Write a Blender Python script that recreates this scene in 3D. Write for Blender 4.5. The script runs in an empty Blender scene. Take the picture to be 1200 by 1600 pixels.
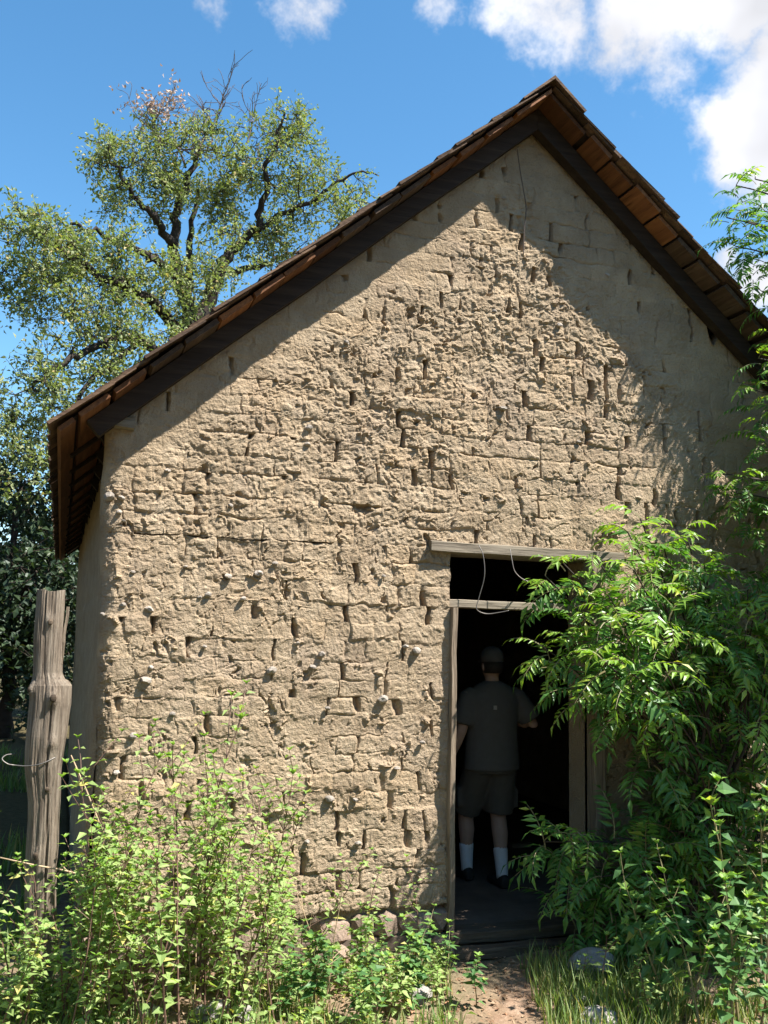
import bpy, math, random
import numpy as np
from mathutils import Vector, Matrix

random.seed(7)
rng = np.random.default_rng(7)
scene = bpy.context.scene
S = 1.15                      # survey units -> metres (applied to every top-level object at the end)

# ------------------------------------------------------------------ camera
CAM = np.array([-0.19175, -5.0, 1.57201])
FW = np.array([0.31028446, 0.94182545, 0.12918354])
RT = np.array([0.94877637, -0.31531569, 0.01998539])
UP = np.array([-0.05955635, -0.11636514, 0.99141928])
FPX = 1511.05
cd = bpy.data.cameras.new('camera')
cam = bpy.data.objects.new('camera', cd)
scene.collection.objects.link(cam)
cd.sensor_width = 36.0
cd.lens = FPX / 1600.0 * 36.0
cd.clip_start = 0.05
cd.clip_end = 2000
m = Matrix((( RT[0], UP[0], -FW[0], CAM[0] * S), (RT[1], UP[1], -FW[1], CAM[1] * S),
            (RT[2], UP[2], -FW[2], CAM[2] * S), (0, 0, 0, 1)))
cam.matrix_world = m
scene.camera = cam

# ------------------------------------------------------------------ sun, sky, exposure
SUN = np.array([0.343, -0.288, 0.68]); SUN /= np.linalg.norm(SUN)
sl = bpy.data.lights.new('sun', 'SUN')
sl.energy = 5.0
sl.angle = math.radians(0.53)
sl.color = (1.0, 0.97, 0.92)
so = bpy.data.objects.new('sun', sl)
so.rotation_euler = Vector(SUN).to_track_quat('Z', 'Y').to_euler()
so.location = (6, -8, 12)
scene.collection.objects.link(so)

SKY_STRENGTH = 0.089
world = bpy.data.worlds.new('World')
scene.world = world
world.use_nodes = True
nt = world.node_tree
nt.nodes.clear()
def wn(t, **kw):
    n = nt.nodes.new(t)
    for k, v in kw.items():
        setattr(n, k, v)
    return n
sky = wn('ShaderNodeTexSky', sky_type='NISHITA')
sky.sun_disc = False
sky.sun_elevation = math.asin(SUN[2])
sky.sun_rotation = math.atan2(SUN[0], SUN[1])
sky.altitude = 400
sky.air_density = 1.0
sky.dust_density = 0.35
sky.ozone_density = 1.3
tc = wn('ShaderNodeTexCoord')
def wmath(op, a, b=None, c=None):
    n = wn('ShaderNodeMath', operation=op)
    for i, v in enumerate((a, b, c)):
        if v is None: continue
        if isinstance(v, (int, float)): n.inputs[i].default_value = v
        else: nt.links.new(v, n.inputs[i])
    return n.outputs[0]
def wnoise(scale, detail, rough, dist=0.0):
    n = wn('ShaderNodeTexNoise')
    n.inputs['Scale'].default_value = scale
    n.inputs['Detail'].default_value = detail
    n.inputs['Roughness'].default_value = rough
    n.inputs['Distortion'].default_value = dist
    nt.links.new(tc.outputs['Generated'], n.inputs['Vector'])
    return n.outputs['Fac']
def skydir(px, py):
    d = FW + RT * (px - 600) / FPX - UP * (py - 800) / FPX
    return d / np.linalg.norm(d)
cl = wmath('MULTIPLY', wmath('SUBTRACT', wnoise(6.5, 6, 0.6, 0.25), 0.5), 1.6)
cl = wmath('ADD', cl, wmath('MULTIPLY', wmath('SUBTRACT', wnoise(30.0, 4, 0.65), 0.5), 0.85))
# the clouds over the ridge, and a scatter of others round the rest of the sky
BL = [(skydir(1000, -35), 0.13, 1.05), (skydir(1130, -35), 0.10, 1.0), (skydir(1228, 195), 0.098, 1.2), (skydir(1225, 70), 0.05, .9),
      (skydir(870, 0), 0.09, 1.0), (skydir(790, 0), 0.05, .85), (skydir(690, -12), 0.05, .66), (skydir(480, -18), 0.06, .66),
      (skydir(1180, 440), 0.045, 0.95), (skydir(1135, 405), 0.024, 0.8), (skydir(918, 155), 0.016, .5), (skydir(330, -8), 0.035, .55)]
r2 = random.Random(3)
for i in range(7):
    az = math.radians(95 + i * 36 + r2.uniform(-9, 9)); el = math.radians(r2.uniform(18, 62))
    BL.append((np.array([math.sin(az) * math.cos(el), math.cos(az) * math.cos(el), math.sin(el)]), r2.uniform(.10, .18), .95))
acc = None
for b, r, a in BL:
    vd = wn('ShaderNodeVectorMath', operation='DISTANCE')
    nt.links.new(tc.outputs['Generated'], vd.inputs[0])
    vd.inputs[1].default_value = tuple(b)
    mr = wn('ShaderNodeMapRange', interpolation_type='SMOOTHSTEP')
    nt.links.new(vd.outputs['Value'], mr.inputs['Value'])
    mr.inputs['From Min'].default_value = 0.15 * r
    mr.inputs['From Max'].default_value = 1.25 * r
    mr.inputs['To Min'].default_value = a
    mr.inputs['To Max'].default_value = 0.0
    acc = mr.outputs[0] if acc is None else wmath('MAXIMUM', acc, mr.outputs[0])
dens = wmath('ADD', acc, cl)
mr = wn('ShaderNodeMapRange', interpolation_type='SMOOTHSTEP')
nt.links.new(dens, mr.inputs['Value'])
mr.inputs['From Min'].default_value = 0.36
mr.inputs['From Max'].default_value = 0.92
cmask = wmath('MULTIPLY', mr.outputs[0], 0.96)
hs = wn('ShaderNodeHueSaturation')
hs.inputs['Saturation'].default_value = 1.25
hs.inputs['Hue'].default_value = 0.491
hs.inputs['Value'].default_value = 1.06
nt.links.new(sky.outputs[0], hs.inputs['Color'])
sc_ = wn('ShaderNodeVectorMath', operation='SCALE')
nt.links.new(hs.outputs[0], sc_.inputs[0])
sc_.inputs['Scale'].default_value = SKY_STRENGTH
cb = wn('ShaderNodeMapRange')
nt.links.new(wnoise(9.0, 3, 0.55), cb.inputs['Value'])
cb.inputs['From Min'].default_value = 0.35; cb.inputs['From Max'].default_value = 0.65
cb.inputs['To Min'].default_value = 0.32; cb.inputs['To Max'].default_value = 0.45
cc = wn('ShaderNodeCombineColor')
nt.links.new(cb.outputs[0], cc.inputs[0]); nt.links.new(cb.outputs[0], cc.inputs[1])
nt.links.new(wmath('MULTIPLY', cb.outputs[0], 1.04), cc.inputs[2])
mx = wn('ShaderNodeMix', data_type='RGBA')
nt.links.new(cmask, mx.inputs[0]); nt.links.new(sc_.outputs[0], mx.inputs[6]); nt.links.new(cc.outputs[0], mx.inputs[7])
bg = wn('ShaderNodeBackground')
bg.inputs['Strength'].default_value = 1.0
nt.links.new(mx.outputs[2], bg.inputs['Color'])
wo = wn('ShaderNodeOutputWorld')
nt.links.new(bg.outputs[0], wo.inputs['Surface'])

vs = scene.view_settings
vs.view_transform = 'Standard'
vs.look = 'None'
vs.gamma = 1.0
vs.use_curve_mapping = False
vs.exposure = 1.4
scene.render.engine = 'CYCLES'
scene.cycles.max_bounces = 5
scene.cycles.diffuse_bounces = 3
scene.cycles.glossy_bounces = 2
scene.cycles.transparent_max_bounces = 4
scene.cycles.use_denoising = True

# ------------------------------------------------------------------ helpers
def at(px, py, Y):
    """photo pixel -> point on the vertical plane y = Y"""
    d = FW + RT * (px - 600) / FPX - UP * (py - 800) / FPX
    return CAM + d * ((Y - CAM[1]) / d[1])

def link(o, parent=None):
    scene.collection.objects.link(o)
    if parent is not None:
        o.parent = parent
    return o

def mesh_obj(name, verts, faces, mat, parent=None, smooth=False, loc=None):
    me = bpy.data.meshes.new(name)
    if isinstance(verts, np.ndarray): verts = verts.tolist()
    if isinstance(faces, np.ndarray): faces = faces.tolist()
    me.from_pydata(verts, [], faces)
    if mat is not None: me.materials.append(mat)
    if smooth:
        me.polygons.foreach_set('use_smooth', [True] * len(me.polygons))
    me.update()
    o = bpy.data.objects.new(name, me)
    link(o, parent)
    if loc is not None: o.location = loc
    return o

def empty(name, loc=(0, 0, 0)):
    o = bpy.data.objects.new(name, None)
    o.empty_display_size = 0.1
    link(o)
    o.location = loc
    return o

def tag(o, label=None, cat=None, group=None, kind=None):
    if label: o['label'] = label
    if cat: o['category'] = cat
    if group: o['group'] = group
    if kind: o['kind'] = kind
    return o

class MB:
    def __init__(self): self.v = []; self.f = []
    def add(self, vs, fs):
        b = len(self.v); self.v.extend([tuple(map(float, p)) for p in vs]); self.f.extend([tuple(i + b for i in f) for f in fs])
    def box(self, c, s, ax=None, jit=0.0):
        c = np.array(c, float); s = np.array(s, float) / 2
        A = np.eye(3) if ax is None else np.array(ax, float)
        vs = []
        for k in range(8):
            sg = np.array([1 if k & 1 else -1, 1 if k & 2 else -1, 1 if k & 4 else -1])
            p = c + (sg * s) @ A
            if jit: p = p + np.array([random.uniform(-jit, jit) for _ in range(3)])
            vs.append(p)
        self.add(vs, [(0, 2, 3, 1), (4, 5, 7, 6), (0, 1, 5, 4), (2, 6, 7, 3), (0, 4, 6, 2), (1, 3, 7, 5)])
    def hexa(self, p):      # 8 points, bottom ring then top ring
        self.add(p, [(3, 2, 1, 0), (4, 5, 6, 7), (0, 1, 5, 4), (1, 2, 6, 5), (2, 3, 7, 6), (3, 0, 4, 7)])
    def tube(self, pts, rad, n=6, cap=True):
        pts = [np.array(p, float) for p in pts]
        if not hasattr(rad, '__len__'): rad = [rad] * len(pts)
        vs = []; fs = []
        u = None
        for i, p in enumerate(pts):
            t = pts[min(i + 1, len(pts) - 1)] - pts[max(i - 1, 0)]
            t = t / (np.linalg.norm(t) + 1e-9)
            if u is None:
                a = np.array([1, 0, 0]) if abs(t[0]) < .8 else np.array([0, 1, 0])
                u = np.cross(t, a)
            u = u - t * (u @ t); u /= np.linalg.norm(u) + 1e-9
            w = np.cross(t, u)
            for k in range(n):
                an = 2 * math.pi * k / n
                vs.append(p + (u * math.cos(an) + w * math.sin(an)) * rad[i])
        for i in range(len(pts) - 1):
            for k in range(n):
                fs.append((i * n + k, i * n + (k + 1) % n, (i + 1) * n + (k + 1) % n, (i + 1) * n + k))
        if cap:
            fs.append(tuple(range(n - 1, -1, -1))); e = (len(pts) - 1) * n
            fs.append(tuple(range(e, e + n)))
        self.add(vs, fs)
    def build(self, name, mat, parent=None, smooth=False, loc=None):
        return mesh_obj(name, self.v, self.f, mat, parent, smooth, loc)

# numpy value noise
def _h(ix, iy, s):
    v = np.sin(ix * 127.1 + iy * 311.7 + s * 74.7) * 43758.5453
    return v - np.floor(v)
def vn(x, y, s=0):
    ix = np.floor(x); iy = np.floor(y); fx = x - ix; fy = y - iy
    fx = fx * fx * fx * (fx * (fx * 6 - 15) + 10); fy = fy * fy * fy * (fy * (fy * 6 - 15) + 10)
    a = _h(ix, iy, s); b = _h(ix + 1, iy, s); c = _h(ix, iy + 1, s); d = _h(ix + 1, iy + 1, s)
    return (a + (b - a) * fx) * (1 - fy) + (c + (d - c) * fx) * fy
def fbm(x, y, s=0, o=4, g=0.5):
    t = 0; a = 1; n = 0
    for i in range(o):
        t = t + a * (vn(x, y, s + i * 13) * 2 - 1); n += a
        x = x * 2.03 + 17.3; y = y * 2.03 - 9.1; a *= g
    return t / n

# leaves: position, direction, up-normal, length, width -> folded four-triangle blades
def leaf_arrays(P, D, N, Ln, Wd, fold=0.22, droop=0.15, peak=0.42):
    P = np.asarray(P, float); D = np.asarray(D, float); N = np.asarray(N, float)
    D = D / (np.linalg.norm(D, axis=1, keepdims=True) + 1e-9)
    N = N - D * (N * D).sum(1, keepdims=True); N = N / (np.linalg.norm(N, axis=1, keepdims=True) + 1e-9)
    B = np.cross(N, D)
    L = np.asarray(Ln, float).reshape(-1, 1) * np.ones((len(P), 1)); W = np.asarray(Wd, float).reshape(-1, 1) * np.ones((len(P), 1))
    mid = P + D * L * peak
    v = np.stack([P, mid + B * W * .5 + N * W * fold, P + D * L - N * L * droop, mid - B * W * .5 + N * W * fold, mid - N * W * 0.02], 1)
    n = len(P)
    b = (np.arange(n) * 5)[:, None]
    f = np.concatenate([b + np.array([[0, 4, 2, 1]]), b + np.array([[0, 3, 2, 4]])], 0)
    return v.reshape(-1, 3), f

def rand_unit(n):
    v = rng.normal(size=(n, 3)); return v / np.linalg.norm(v, axis=1, keepdims=True)

# ------------------------------------------------------------------ materials
def new_mat(name):
    mt = bpy.data.materials.new(name); mt.use_nodes = True
    t = mt.node_tree; t.nodes.clear()
    out = t.nodes.new('ShaderNodeOutputMaterial')
    return mt, t, out
class NT:
    def __init__(s, t): s.t = t
    def n(s, ty, **kw):
        n = s.t.nodes.new(ty)
        for k, v in kw.items(): setattr(n, k, v)
        return n
    def l(s, a, b): s.t.links.new(a, b)
    def coord(s, which='Object', scale=(1, 1, 1)):
        c = s.n('ShaderNodeTexCoord'); mp = s.n('ShaderNodeMapping'); mp.inputs['Scale'].default_value = scale
        s.l(c.outputs[which], mp.inputs['Vector']); return mp.outputs[0]
    def pos(s, scale=(1, 1, 1)):
        c = s.n('ShaderNodeNewGeometry'); mp = s.n('ShaderNodeMapping'); mp.inputs['Scale'].default_value = scale
        s.l(c.outputs['Position'], mp.inputs['Vector']); return mp.outputs[0]
    def noise(s, vec, sc, det=5, ro=.55, di=0.0):
        n = s.n('ShaderNodeTexNoise'); n.inputs['Scale'].default_value = sc; n.inputs['Detail'].default_value = det
        n.inputs['Roughness'].default_value = ro; n.inputs['Distortion'].default_value = di
        if vec is not None: s.l(vec, n.inputs['Vector'])
        return n.outputs['Fac']
    def ramp(s, fac, stops):
        r = s.n('ShaderNodeValToRGB'); cr = r.color_ramp
        while len(cr.elements) < len(stops): cr.elements.new(.5)
        for e, (p, c) in zip(cr.elements, stops):
            e.position = p; e.color = (*c, 1) if len(c) == 3 else c
        s.l(fac, r.inputs[0]); return r.outputs[0]
    def mix(s, fac, a, b, bt='MIX'):
        m_ = s.n('ShaderNodeMix', data_type='RGBA', blend_type=bt)
        for sock, v in ((m_.inputs[0], fac), (m_.inputs[6], a), (m_.inputs[7], b)):
            if isinstance(v, (int, float)): sock.default_value = v
            elif isinstance(v, tuple): sock.default_value = (*v, 1)
            else: s.l(v, sock)
        return m_.outputs[2]
    def math(s, op, a, b=None):
        n = s.n('ShaderNodeMath', operation=op)
        for i, v in enumerate((a, b)):
            if v is None: continue
            if isinstance(v, (int, float)): n.inputs[i].default_value = v
            else: s.l(v, n.inputs[i])
        return n.outputs[0]
    def bump(s, h, st=.5, dist=.01, prev=None):
        b = s.n('ShaderNodeBump'); b.inputs['Strength'].default_value = st; b.inputs['Distance'].default_value = dist
        s.l(h, b.inputs['Height'])
        if prev is not None: s.l(prev, b.inputs['Normal'])
        return b.outputs[0]
    def bsdf(s, col, rough=.85, nrm=None, spec=.3, metal=0.0):
        p = s.n('ShaderNodeBsdfPrincipled')
        if isinstance(col, tuple): p.inputs['Base Color'].default_value = (*col, 1)
        else: s.l(col, p.inputs['Base Color'])
        if isinstance(rough, (int, float)): p.inputs['Roughness'].default_value = rough
        else: s.l(rough, p.inputs['Roughness'])
        p.inputs['Specular IOR Level'].default_value = spec; p.inputs['Metallic'].default_value = metal
        if nrm is not None: s.l(nrm, p.inputs['Normal'])
        return p.outputs[0]

def m_adobe(name, tint=(1, 1, 1)):
    mt, t, out = new_mat(name); q = NT(t)
    v = q.pos()
    mid = q.noise(v, 5, 4, .65); fine = q.noise(v, 62, 3, .68); grit = q.noise(v, 170, 2, .7)
    c = q.ramp(mid, [(.28, (.285 * tint[0], .208 * tint[1], .132 * tint[2])), (.5, (.362 * tint[0], .272 * tint[1], .177 * tint[2])), (.72, (.43 * tint[0], .335 * tint[1], .228 * tint[2]))])
    st = q.ramp(q.noise(v, 1.7, 3, .7, .6), [(.50, (0, 0, 0)), (.68, (1, 1, 1))])
    c = q.mix(q.math('MULTIPLY', st, .4), c, (.315, .235, .17))
    oi = q.n('ShaderNodeObjectInfo')
    c = q.mix(1.0, c, q.ramp(oi.outputs['Random'], [(0, (.90, .89, .88)), (.5, (1, 1, 1)), (1, (1.07, 1.04, 1.0))]), 'MULTIPLY')
    c = q.mix(q.ramp(grit, [(.60, (0, 0, 0)), (.74, (.45, .45, .45))]), c, (.52, .47, .39))
    c = q.mix(q.ramp(fine, [(.25, (.5, .5, .5)), (.40, (0, 0, 0))]), c, (.17, .125, .085))
    h = q.math('ADD', fine, q.math('MULTIPLY', grit, .35))
    q.l(q.bsdf(c, .95, q.bump(h, .9, .017), .1), out.inputs[0]); return mt

def m_wood(name, stops, axis=2, gscale=1.0, bump=.5, rough=.8, rnd=.25, knots=False):
    mt, t, out = new_mat(name); q = NT(t)
    sc = [38, 38, 38]; sc[axis] = 2.2
    v = q.coord('Object', tuple(x * gscale for x in sc))
    oi = q.n('ShaderNodeObjectInfo')
    ad = q.n('ShaderNodeVectorMath', operation='ADD'); q.l(v, ad.inputs[0])
    mu = q.n('ShaderNodeVectorMath', operation='SCALE'); q.l(oi.outputs['Location'], mu.inputs[0]); mu.inputs['Scale'].default_value = 31.0
    q.l(mu.outputs[0], ad.inputs[1]); v = ad.outputs[0]
    g = q.noise(v, 1.0, 6, .62, .35); f = q.noise(v, 3.3, 4, .6)
    c = q.ramp(g, stops)
    c = q.mix(q.ramp(f, [(.30, (.8, .8, .8)), (.42, (0, 0, 0))]), c, tuple(x * .35 for x in stops[0][1]))
    st = q.noise(q.coord('Object'), 4.0, 4, .6)
    c = q.mix(q.math('MULTIPLY', st, .45), c, tuple(x * .6 for x in stops[1][1]))
    c = q.mix(1.0, c, q.ramp(oi.outputs['Random'], [(0, (1 - rnd,) * 3), (1, (1 + rnd,) * 3)]), 'MULTIPLY')
    n1 = q.bump(g, bump, .012); n2 = q.bump(f, bump * .7, .006, n1)
    q.l(q.bsdf(c, rough, n2, .2), out.inputs[0]); return mt

def m_leaf(name, c0, c1, c2, trans=.35, rough=.45, tcol=None, spec=.4):
    mt, t, out = new_mat(name); q = NT(t)
    ge = q.n('ShaderNodeNewGeometry'); oi = q.n('ShaderNodeObjectInfo')
    rr = q.math('FRACT', q.math('ADD', ge.outputs['Random Per Island'], oi.outputs['Random']))
    c = q.ramp(rr, [(0, c0), (.5, c1), (.93, c2), (.97, (c2[0] * 1.5, c2[1] * 1.05, c2[2] * .9))])
    d = q.bsdf(c, rough, None, spec)
    tr = q.n('ShaderNodeBsdfTranslucent')
    q.l(q.mix(1.0, c, tcol or (1.35, 1.5, .55), 'MULTIPLY'), tr.inputs['Color'])
    ms = q.n('ShaderNodeMixShader'); ms.inputs[0].default_value = trans
    q.l(d, ms.inputs[1]); q.l(tr.outputs[0], ms.inputs[2]); q.l(ms.outputs[0], out.inputs[0]); return mt

def m_simple(name, col, rough=.8, var=.25, scale=12, bump=.3, spec=.3, metal=0.0, dist=.01, rnd=.15):
    mt, t, out = new_mat(name); q = NT(t)
    v = q.coord('Object'); a = q.noise(v, scale, 6, .6); b = q.noise(v, scale * 6, 4, .6)
    c = q.ramp(a, [(.25, tuple(x * (1 - var) for x in col)), (.55, col), (.8, tuple(x * (1 + var) for x in col))])
    oi = q.n('ShaderNodeObjectInfo')
    c = q.mix(1.0, c, q.ramp(oi.outputs['Random'], [(0, (1 - rnd,) * 3), (1, (1 + rnd,) * 3)]), 'MULTIPLY')
    n1 = q.bump(a, bump, dist); n2 = q.bump(b, bump * .6, dist * .3, n1)
    q.l(q.bsdf(c, rough, n2, spec, metal), out.inputs[0]); return mt

M = {}
M['adobe'] = m_adobe('adobe')
M['plaster'] = m_adobe('mud_plaster', (1.0, .98, .98))
M['grey_wood'] = m_wood('grey_weathered_wood', [(.27, (.085, .06, .042)), (.5, (.205, .155, .108)), (.74, (.33, .27, .20))], 2, 1.7, 1.0)
M['grey_wood_x'] = m_wood('grey_weathered_wood_x', [(.25, (.14, .11, .08)), (.5, (.25, .205, .15)), (.75, (.35, .295, .22))], 0, 1.0, .6)
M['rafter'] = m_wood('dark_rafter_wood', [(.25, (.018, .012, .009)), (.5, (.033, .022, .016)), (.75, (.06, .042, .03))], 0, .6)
M['board'] = m_wood('sheathing_board', [(.25, (.09, .037, .016)), (.5, (.165, .068, .027)), (.75, (.26, .115, .046))], 1, .7, .3, .75, .5)
M['board_dark'] = m_wood('old_sheathing_board', [(.25, (.045, .028, .018)), (.5, (.08, .05, .032)), (.75, (.13, .09, .06))], 1, .7, .4, .8, .35)
M['shingle'] = m_wood('cedar_shingle', [(.25, (.05, .032, .02)), (.5, (.10, .06, .036)), (.75, (.17, .105, .06))], 0, .8, .5, .85, .45)
M['old_wood'] = m_wood('worn_brown_wood', [(.25, (.05, .035, .024)), (.5, (.095, .068, .046)), (.75, (.15, .11, .075))], 0, .8, .7)
M['post_wood'] = m_wood('weathered_post_wood', [(.30, (.085, .062, .045)), (.48, (.23, .178, .13)), (.72, (.38, .315, .24))], 2, 1.5, 1.2, .85)
M['light_stop'] = m_simple('roof_light_stop', (.02, .014, .01), .9)
M['stone'] = m_simple('pale_stone', (.36, .305, .25), .8, .3, 20, .5, .3, 0, .01, .2)
M['fstone'] = m_simple('foundation_stone', (.27, .195, .145), .85, .3, 10, .5, .2, 0, .02, .2)
M['white_rock'] = m_simple('white_rock', (.36, .32, .29), .8, .35, 9, .6, .3, 0, .02)
M['grey_rock'] = m_simple('grey_rock', (.24, .23, .22), .8, .3, 9, .6, .3, 0, .02)
M['wire'] = m_simple('rusty_wire', (.20, .18, .16), .5, .2, 30, .1, .5, .6)
M['bark'] = m_simple('oak_bark', (.045, .034, .027), .9, .4, 9, .9, .2, 0, .03)
M['twig'] = m_simple('grey_twig', (.13, .10, .085), .9, .3, 9, .3, .2)
M['stem_red'] = m_simple('reddish_stem', (.15, .085, .06), .7, .3, 30, .2)
M['stem_green'] = m_simple('green_stem', (.20, .17, .08), .6, .3, 30, .2)
M['stem_brown'] = m_simple('shrub_bark', (.05, .038, .028), .8, .3, 30, .4)
M['dry_stem'] = m_simple('dry_stem', (.42, .30, .18), .7, .25, 30, .2)
M['weed'] = m_leaf('weed_leaf', (.21, .295, .09), (.285, .38, .125), (.36, .44, .16), .42, .6)
M['weed_tip'] = m_leaf('weed_tip_leaf', (.18, .31, .06), (.24, .38, .08), (.27, .40, .10), .42, .45)
M['shrub'] = m_leaf('pinnate_leaf', (.055, .14, .028), (.085, .195, .036), (.13, .26, .05), .34, .40, (1.5, 1.7, .4), .4)
M['shrub_young_lit'] = m_leaf('young_lit_pinnate_leaf', (.16, .29, .04), (.22, .37, .05), (.28, .42, .065), .40, .36, (1.4, 1.5, .4), .5)  # young leaves, their bright colour also standing in for sunlight
M['oak'] = m_leaf('oak_leaf', (.18, .21, .075), (.25, .28, .12), (.33, .35, .19), .34, .6, (1.2, 1.4, .5), .2)
M['dark_tree'] = m_leaf('shaded_tree_leaf', (.022, .04, .020), (.035, .06, .028), (.06, .09, .04), .2, .5)  # leaf colour darkened to stand in for the shade on these trees
M['broad'] = m_leaf('broad_leaf', (.06, .14, .045), (.085, .18, .055), (.12, .23, .07), .30, .42)
M['grass'] = m_leaf('grass_blade', (.10, .17, .04), (.16, .23, .06), (.26, .27, .11), .35, .6)
M['litter'] = m_leaf('dry_leaf', (.16, .085, .045), (.24, .14, .075), (.34, .24, .15), .1, .8, (1.1, 1, .8))
M['dead_leaf'] = m_leaf('dead_leaf', (.30, .20, .15), (.42, .31, .25), (.5, .40, .33), .2, .7, (1.1, 1, .8))

def m_ground():
    mt, t, out = new_mat('dirt'); q = NT(t); v = q.pos()
    a = q.noise(v, 1.4, 6, .65); b = q.noise(v, 14, 6, .7); g = q.noise(v, 80, 4, .7)
    c = q.ramp(b, [(.25, (.16, .095, .058)), (.5, (.27, .175, .115)), (.75, (.38, .27, .19))])
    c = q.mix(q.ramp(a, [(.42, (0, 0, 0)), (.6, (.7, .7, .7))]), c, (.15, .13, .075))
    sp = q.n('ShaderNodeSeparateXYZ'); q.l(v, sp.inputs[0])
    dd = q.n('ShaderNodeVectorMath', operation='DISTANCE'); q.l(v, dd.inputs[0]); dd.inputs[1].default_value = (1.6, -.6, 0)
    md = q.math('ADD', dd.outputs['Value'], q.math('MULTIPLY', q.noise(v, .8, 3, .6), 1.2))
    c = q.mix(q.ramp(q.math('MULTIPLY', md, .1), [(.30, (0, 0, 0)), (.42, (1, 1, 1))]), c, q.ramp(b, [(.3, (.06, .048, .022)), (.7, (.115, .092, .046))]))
    n = q.bump(b, .8, .03); n = q.bump(g, .6, .008, n)
    q.l(q.bsdf(c, .95, n, .1), out.inputs[0]); return mt
M['dirt'] = m_ground()
M['floor'] = m_simple('earth_floor', (.14, .105, .08), .95, .25, 6, .4, .1, 0, .02)

# ------------------------------------------------------------------ ground
def gz(x, y):
    x = np.asarray(x, float); y = np.asarray(y, float)
    near = np.exp(-((x - 1.5) ** 2 + (y + 1) ** 2) / 60.0)
    z = -0.03 + 0.05 * fbm(x * .9, y * .9, 3, 3) + 0.018 * fbm(x * 5, y * 5, 5, 3)
    z = z + 0.04 * np.clip((1.2 - x) / 1.5, 0, 1) * np.exp(-((y + .25) / .5) ** 2)
    # trodden hollow of the path to the door
    z = z - 0.035 * np.exp(-((x - 2.15 - .25 * y) / .35) ** 2) * (y < .2)
    far = np.clip((np.hypot(x, y) - 14) / 60, 0, 1)
    return z * (1 - .3 * far) - .02
def make_ground():
    def axis(lo, hi, fine):
        a = list(np.arange(lo, hi, fine)); s = fine; x = hi
        while x < 420: a.append(x); s *= 1.35; x += s
        a.append(420); s = fine; x = lo - fine; b = []
        while x > -420: b.append(x); s *= 1.35; x -= s
        b.append(-420); return np.array(b[::-1] + a)
    X = axis(-1.6, 4.4, .04); Y = axis(-2.2, 0.0, .04)
    gx, gy = np.meshgrid(X, Y)
    z = gz(gx, gy)
    inside = (gx > -.0) & (gx < 4.7) & (gy > .3) & (gy < 8.6)
    z = np.where(inside, -.12, z)
    nx, ny = len(X), len(Y)
    idx = np.arange(nx * ny).reshape(ny, nx)
    f = np.stack([idx[:-1, :-1], idx[:-1, 1:], idx[1:, 1:], idx[1:, :-1]], -1).reshape(-1, 4)
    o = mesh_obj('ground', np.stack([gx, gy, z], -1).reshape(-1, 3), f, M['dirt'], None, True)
    tag(o, 'dry reddish earth in front of the adobe house', 'ground', None, 'structure')
make_ground()

# ------------------------------------------------------------------ the house
XR, TN, ZR = 2.3545, 0.8635, 4.628
TH = math.atan(TN); CT, ST = math.cos(TH), math.sin(TH)
WID = 2 * XR; LEN = 8.5
def Lz(x): return ZR - np.abs(np.asarray(x, float) - XR) * TN
DX0, DX1, DZ = 1.852, 2.735, 2.075
house = empty('adobe_house', (0, 0, 0))
tag(house, 'old adobe house with crumbling gable wall, open doorway and shingled wooden roof', 'house')

# --- front wall core, with the bricks laid over it
core = MB()
def slab(x0, x1, z0, z1f, y0=.05, y1=.26, n=10):
    xs = np.linspace(x0, x1, n + 1)
    for a, b in zip(xs[:-1], xs[1:]):
        za = float(z1f(a)); zb = float(z1f(b)); w0 = z0
        core.hexa([(a, y0, w0), (b, y0, w0), (b, y1, w0), (a, y1, w0), (a, y0, za), (b, y0, zb), (b, y1, zb), (a, y1, za)])
top = lambda x: Lz(x) + .14 - .22 * math.exp(-((x - 3.62) / .06) ** 2)
slab(.09, DX0, -.1, top, n=8); slab(DX1, WID - .09, -.1, top, n=40); slab(DX0, XR, DZ, top, n=6); slab(XR, DX1, DZ, top, n=4)
wall = core.build('wall', M['adobe'], house)
wall['label'] = 'eroded adobe brick front gable wall'

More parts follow.
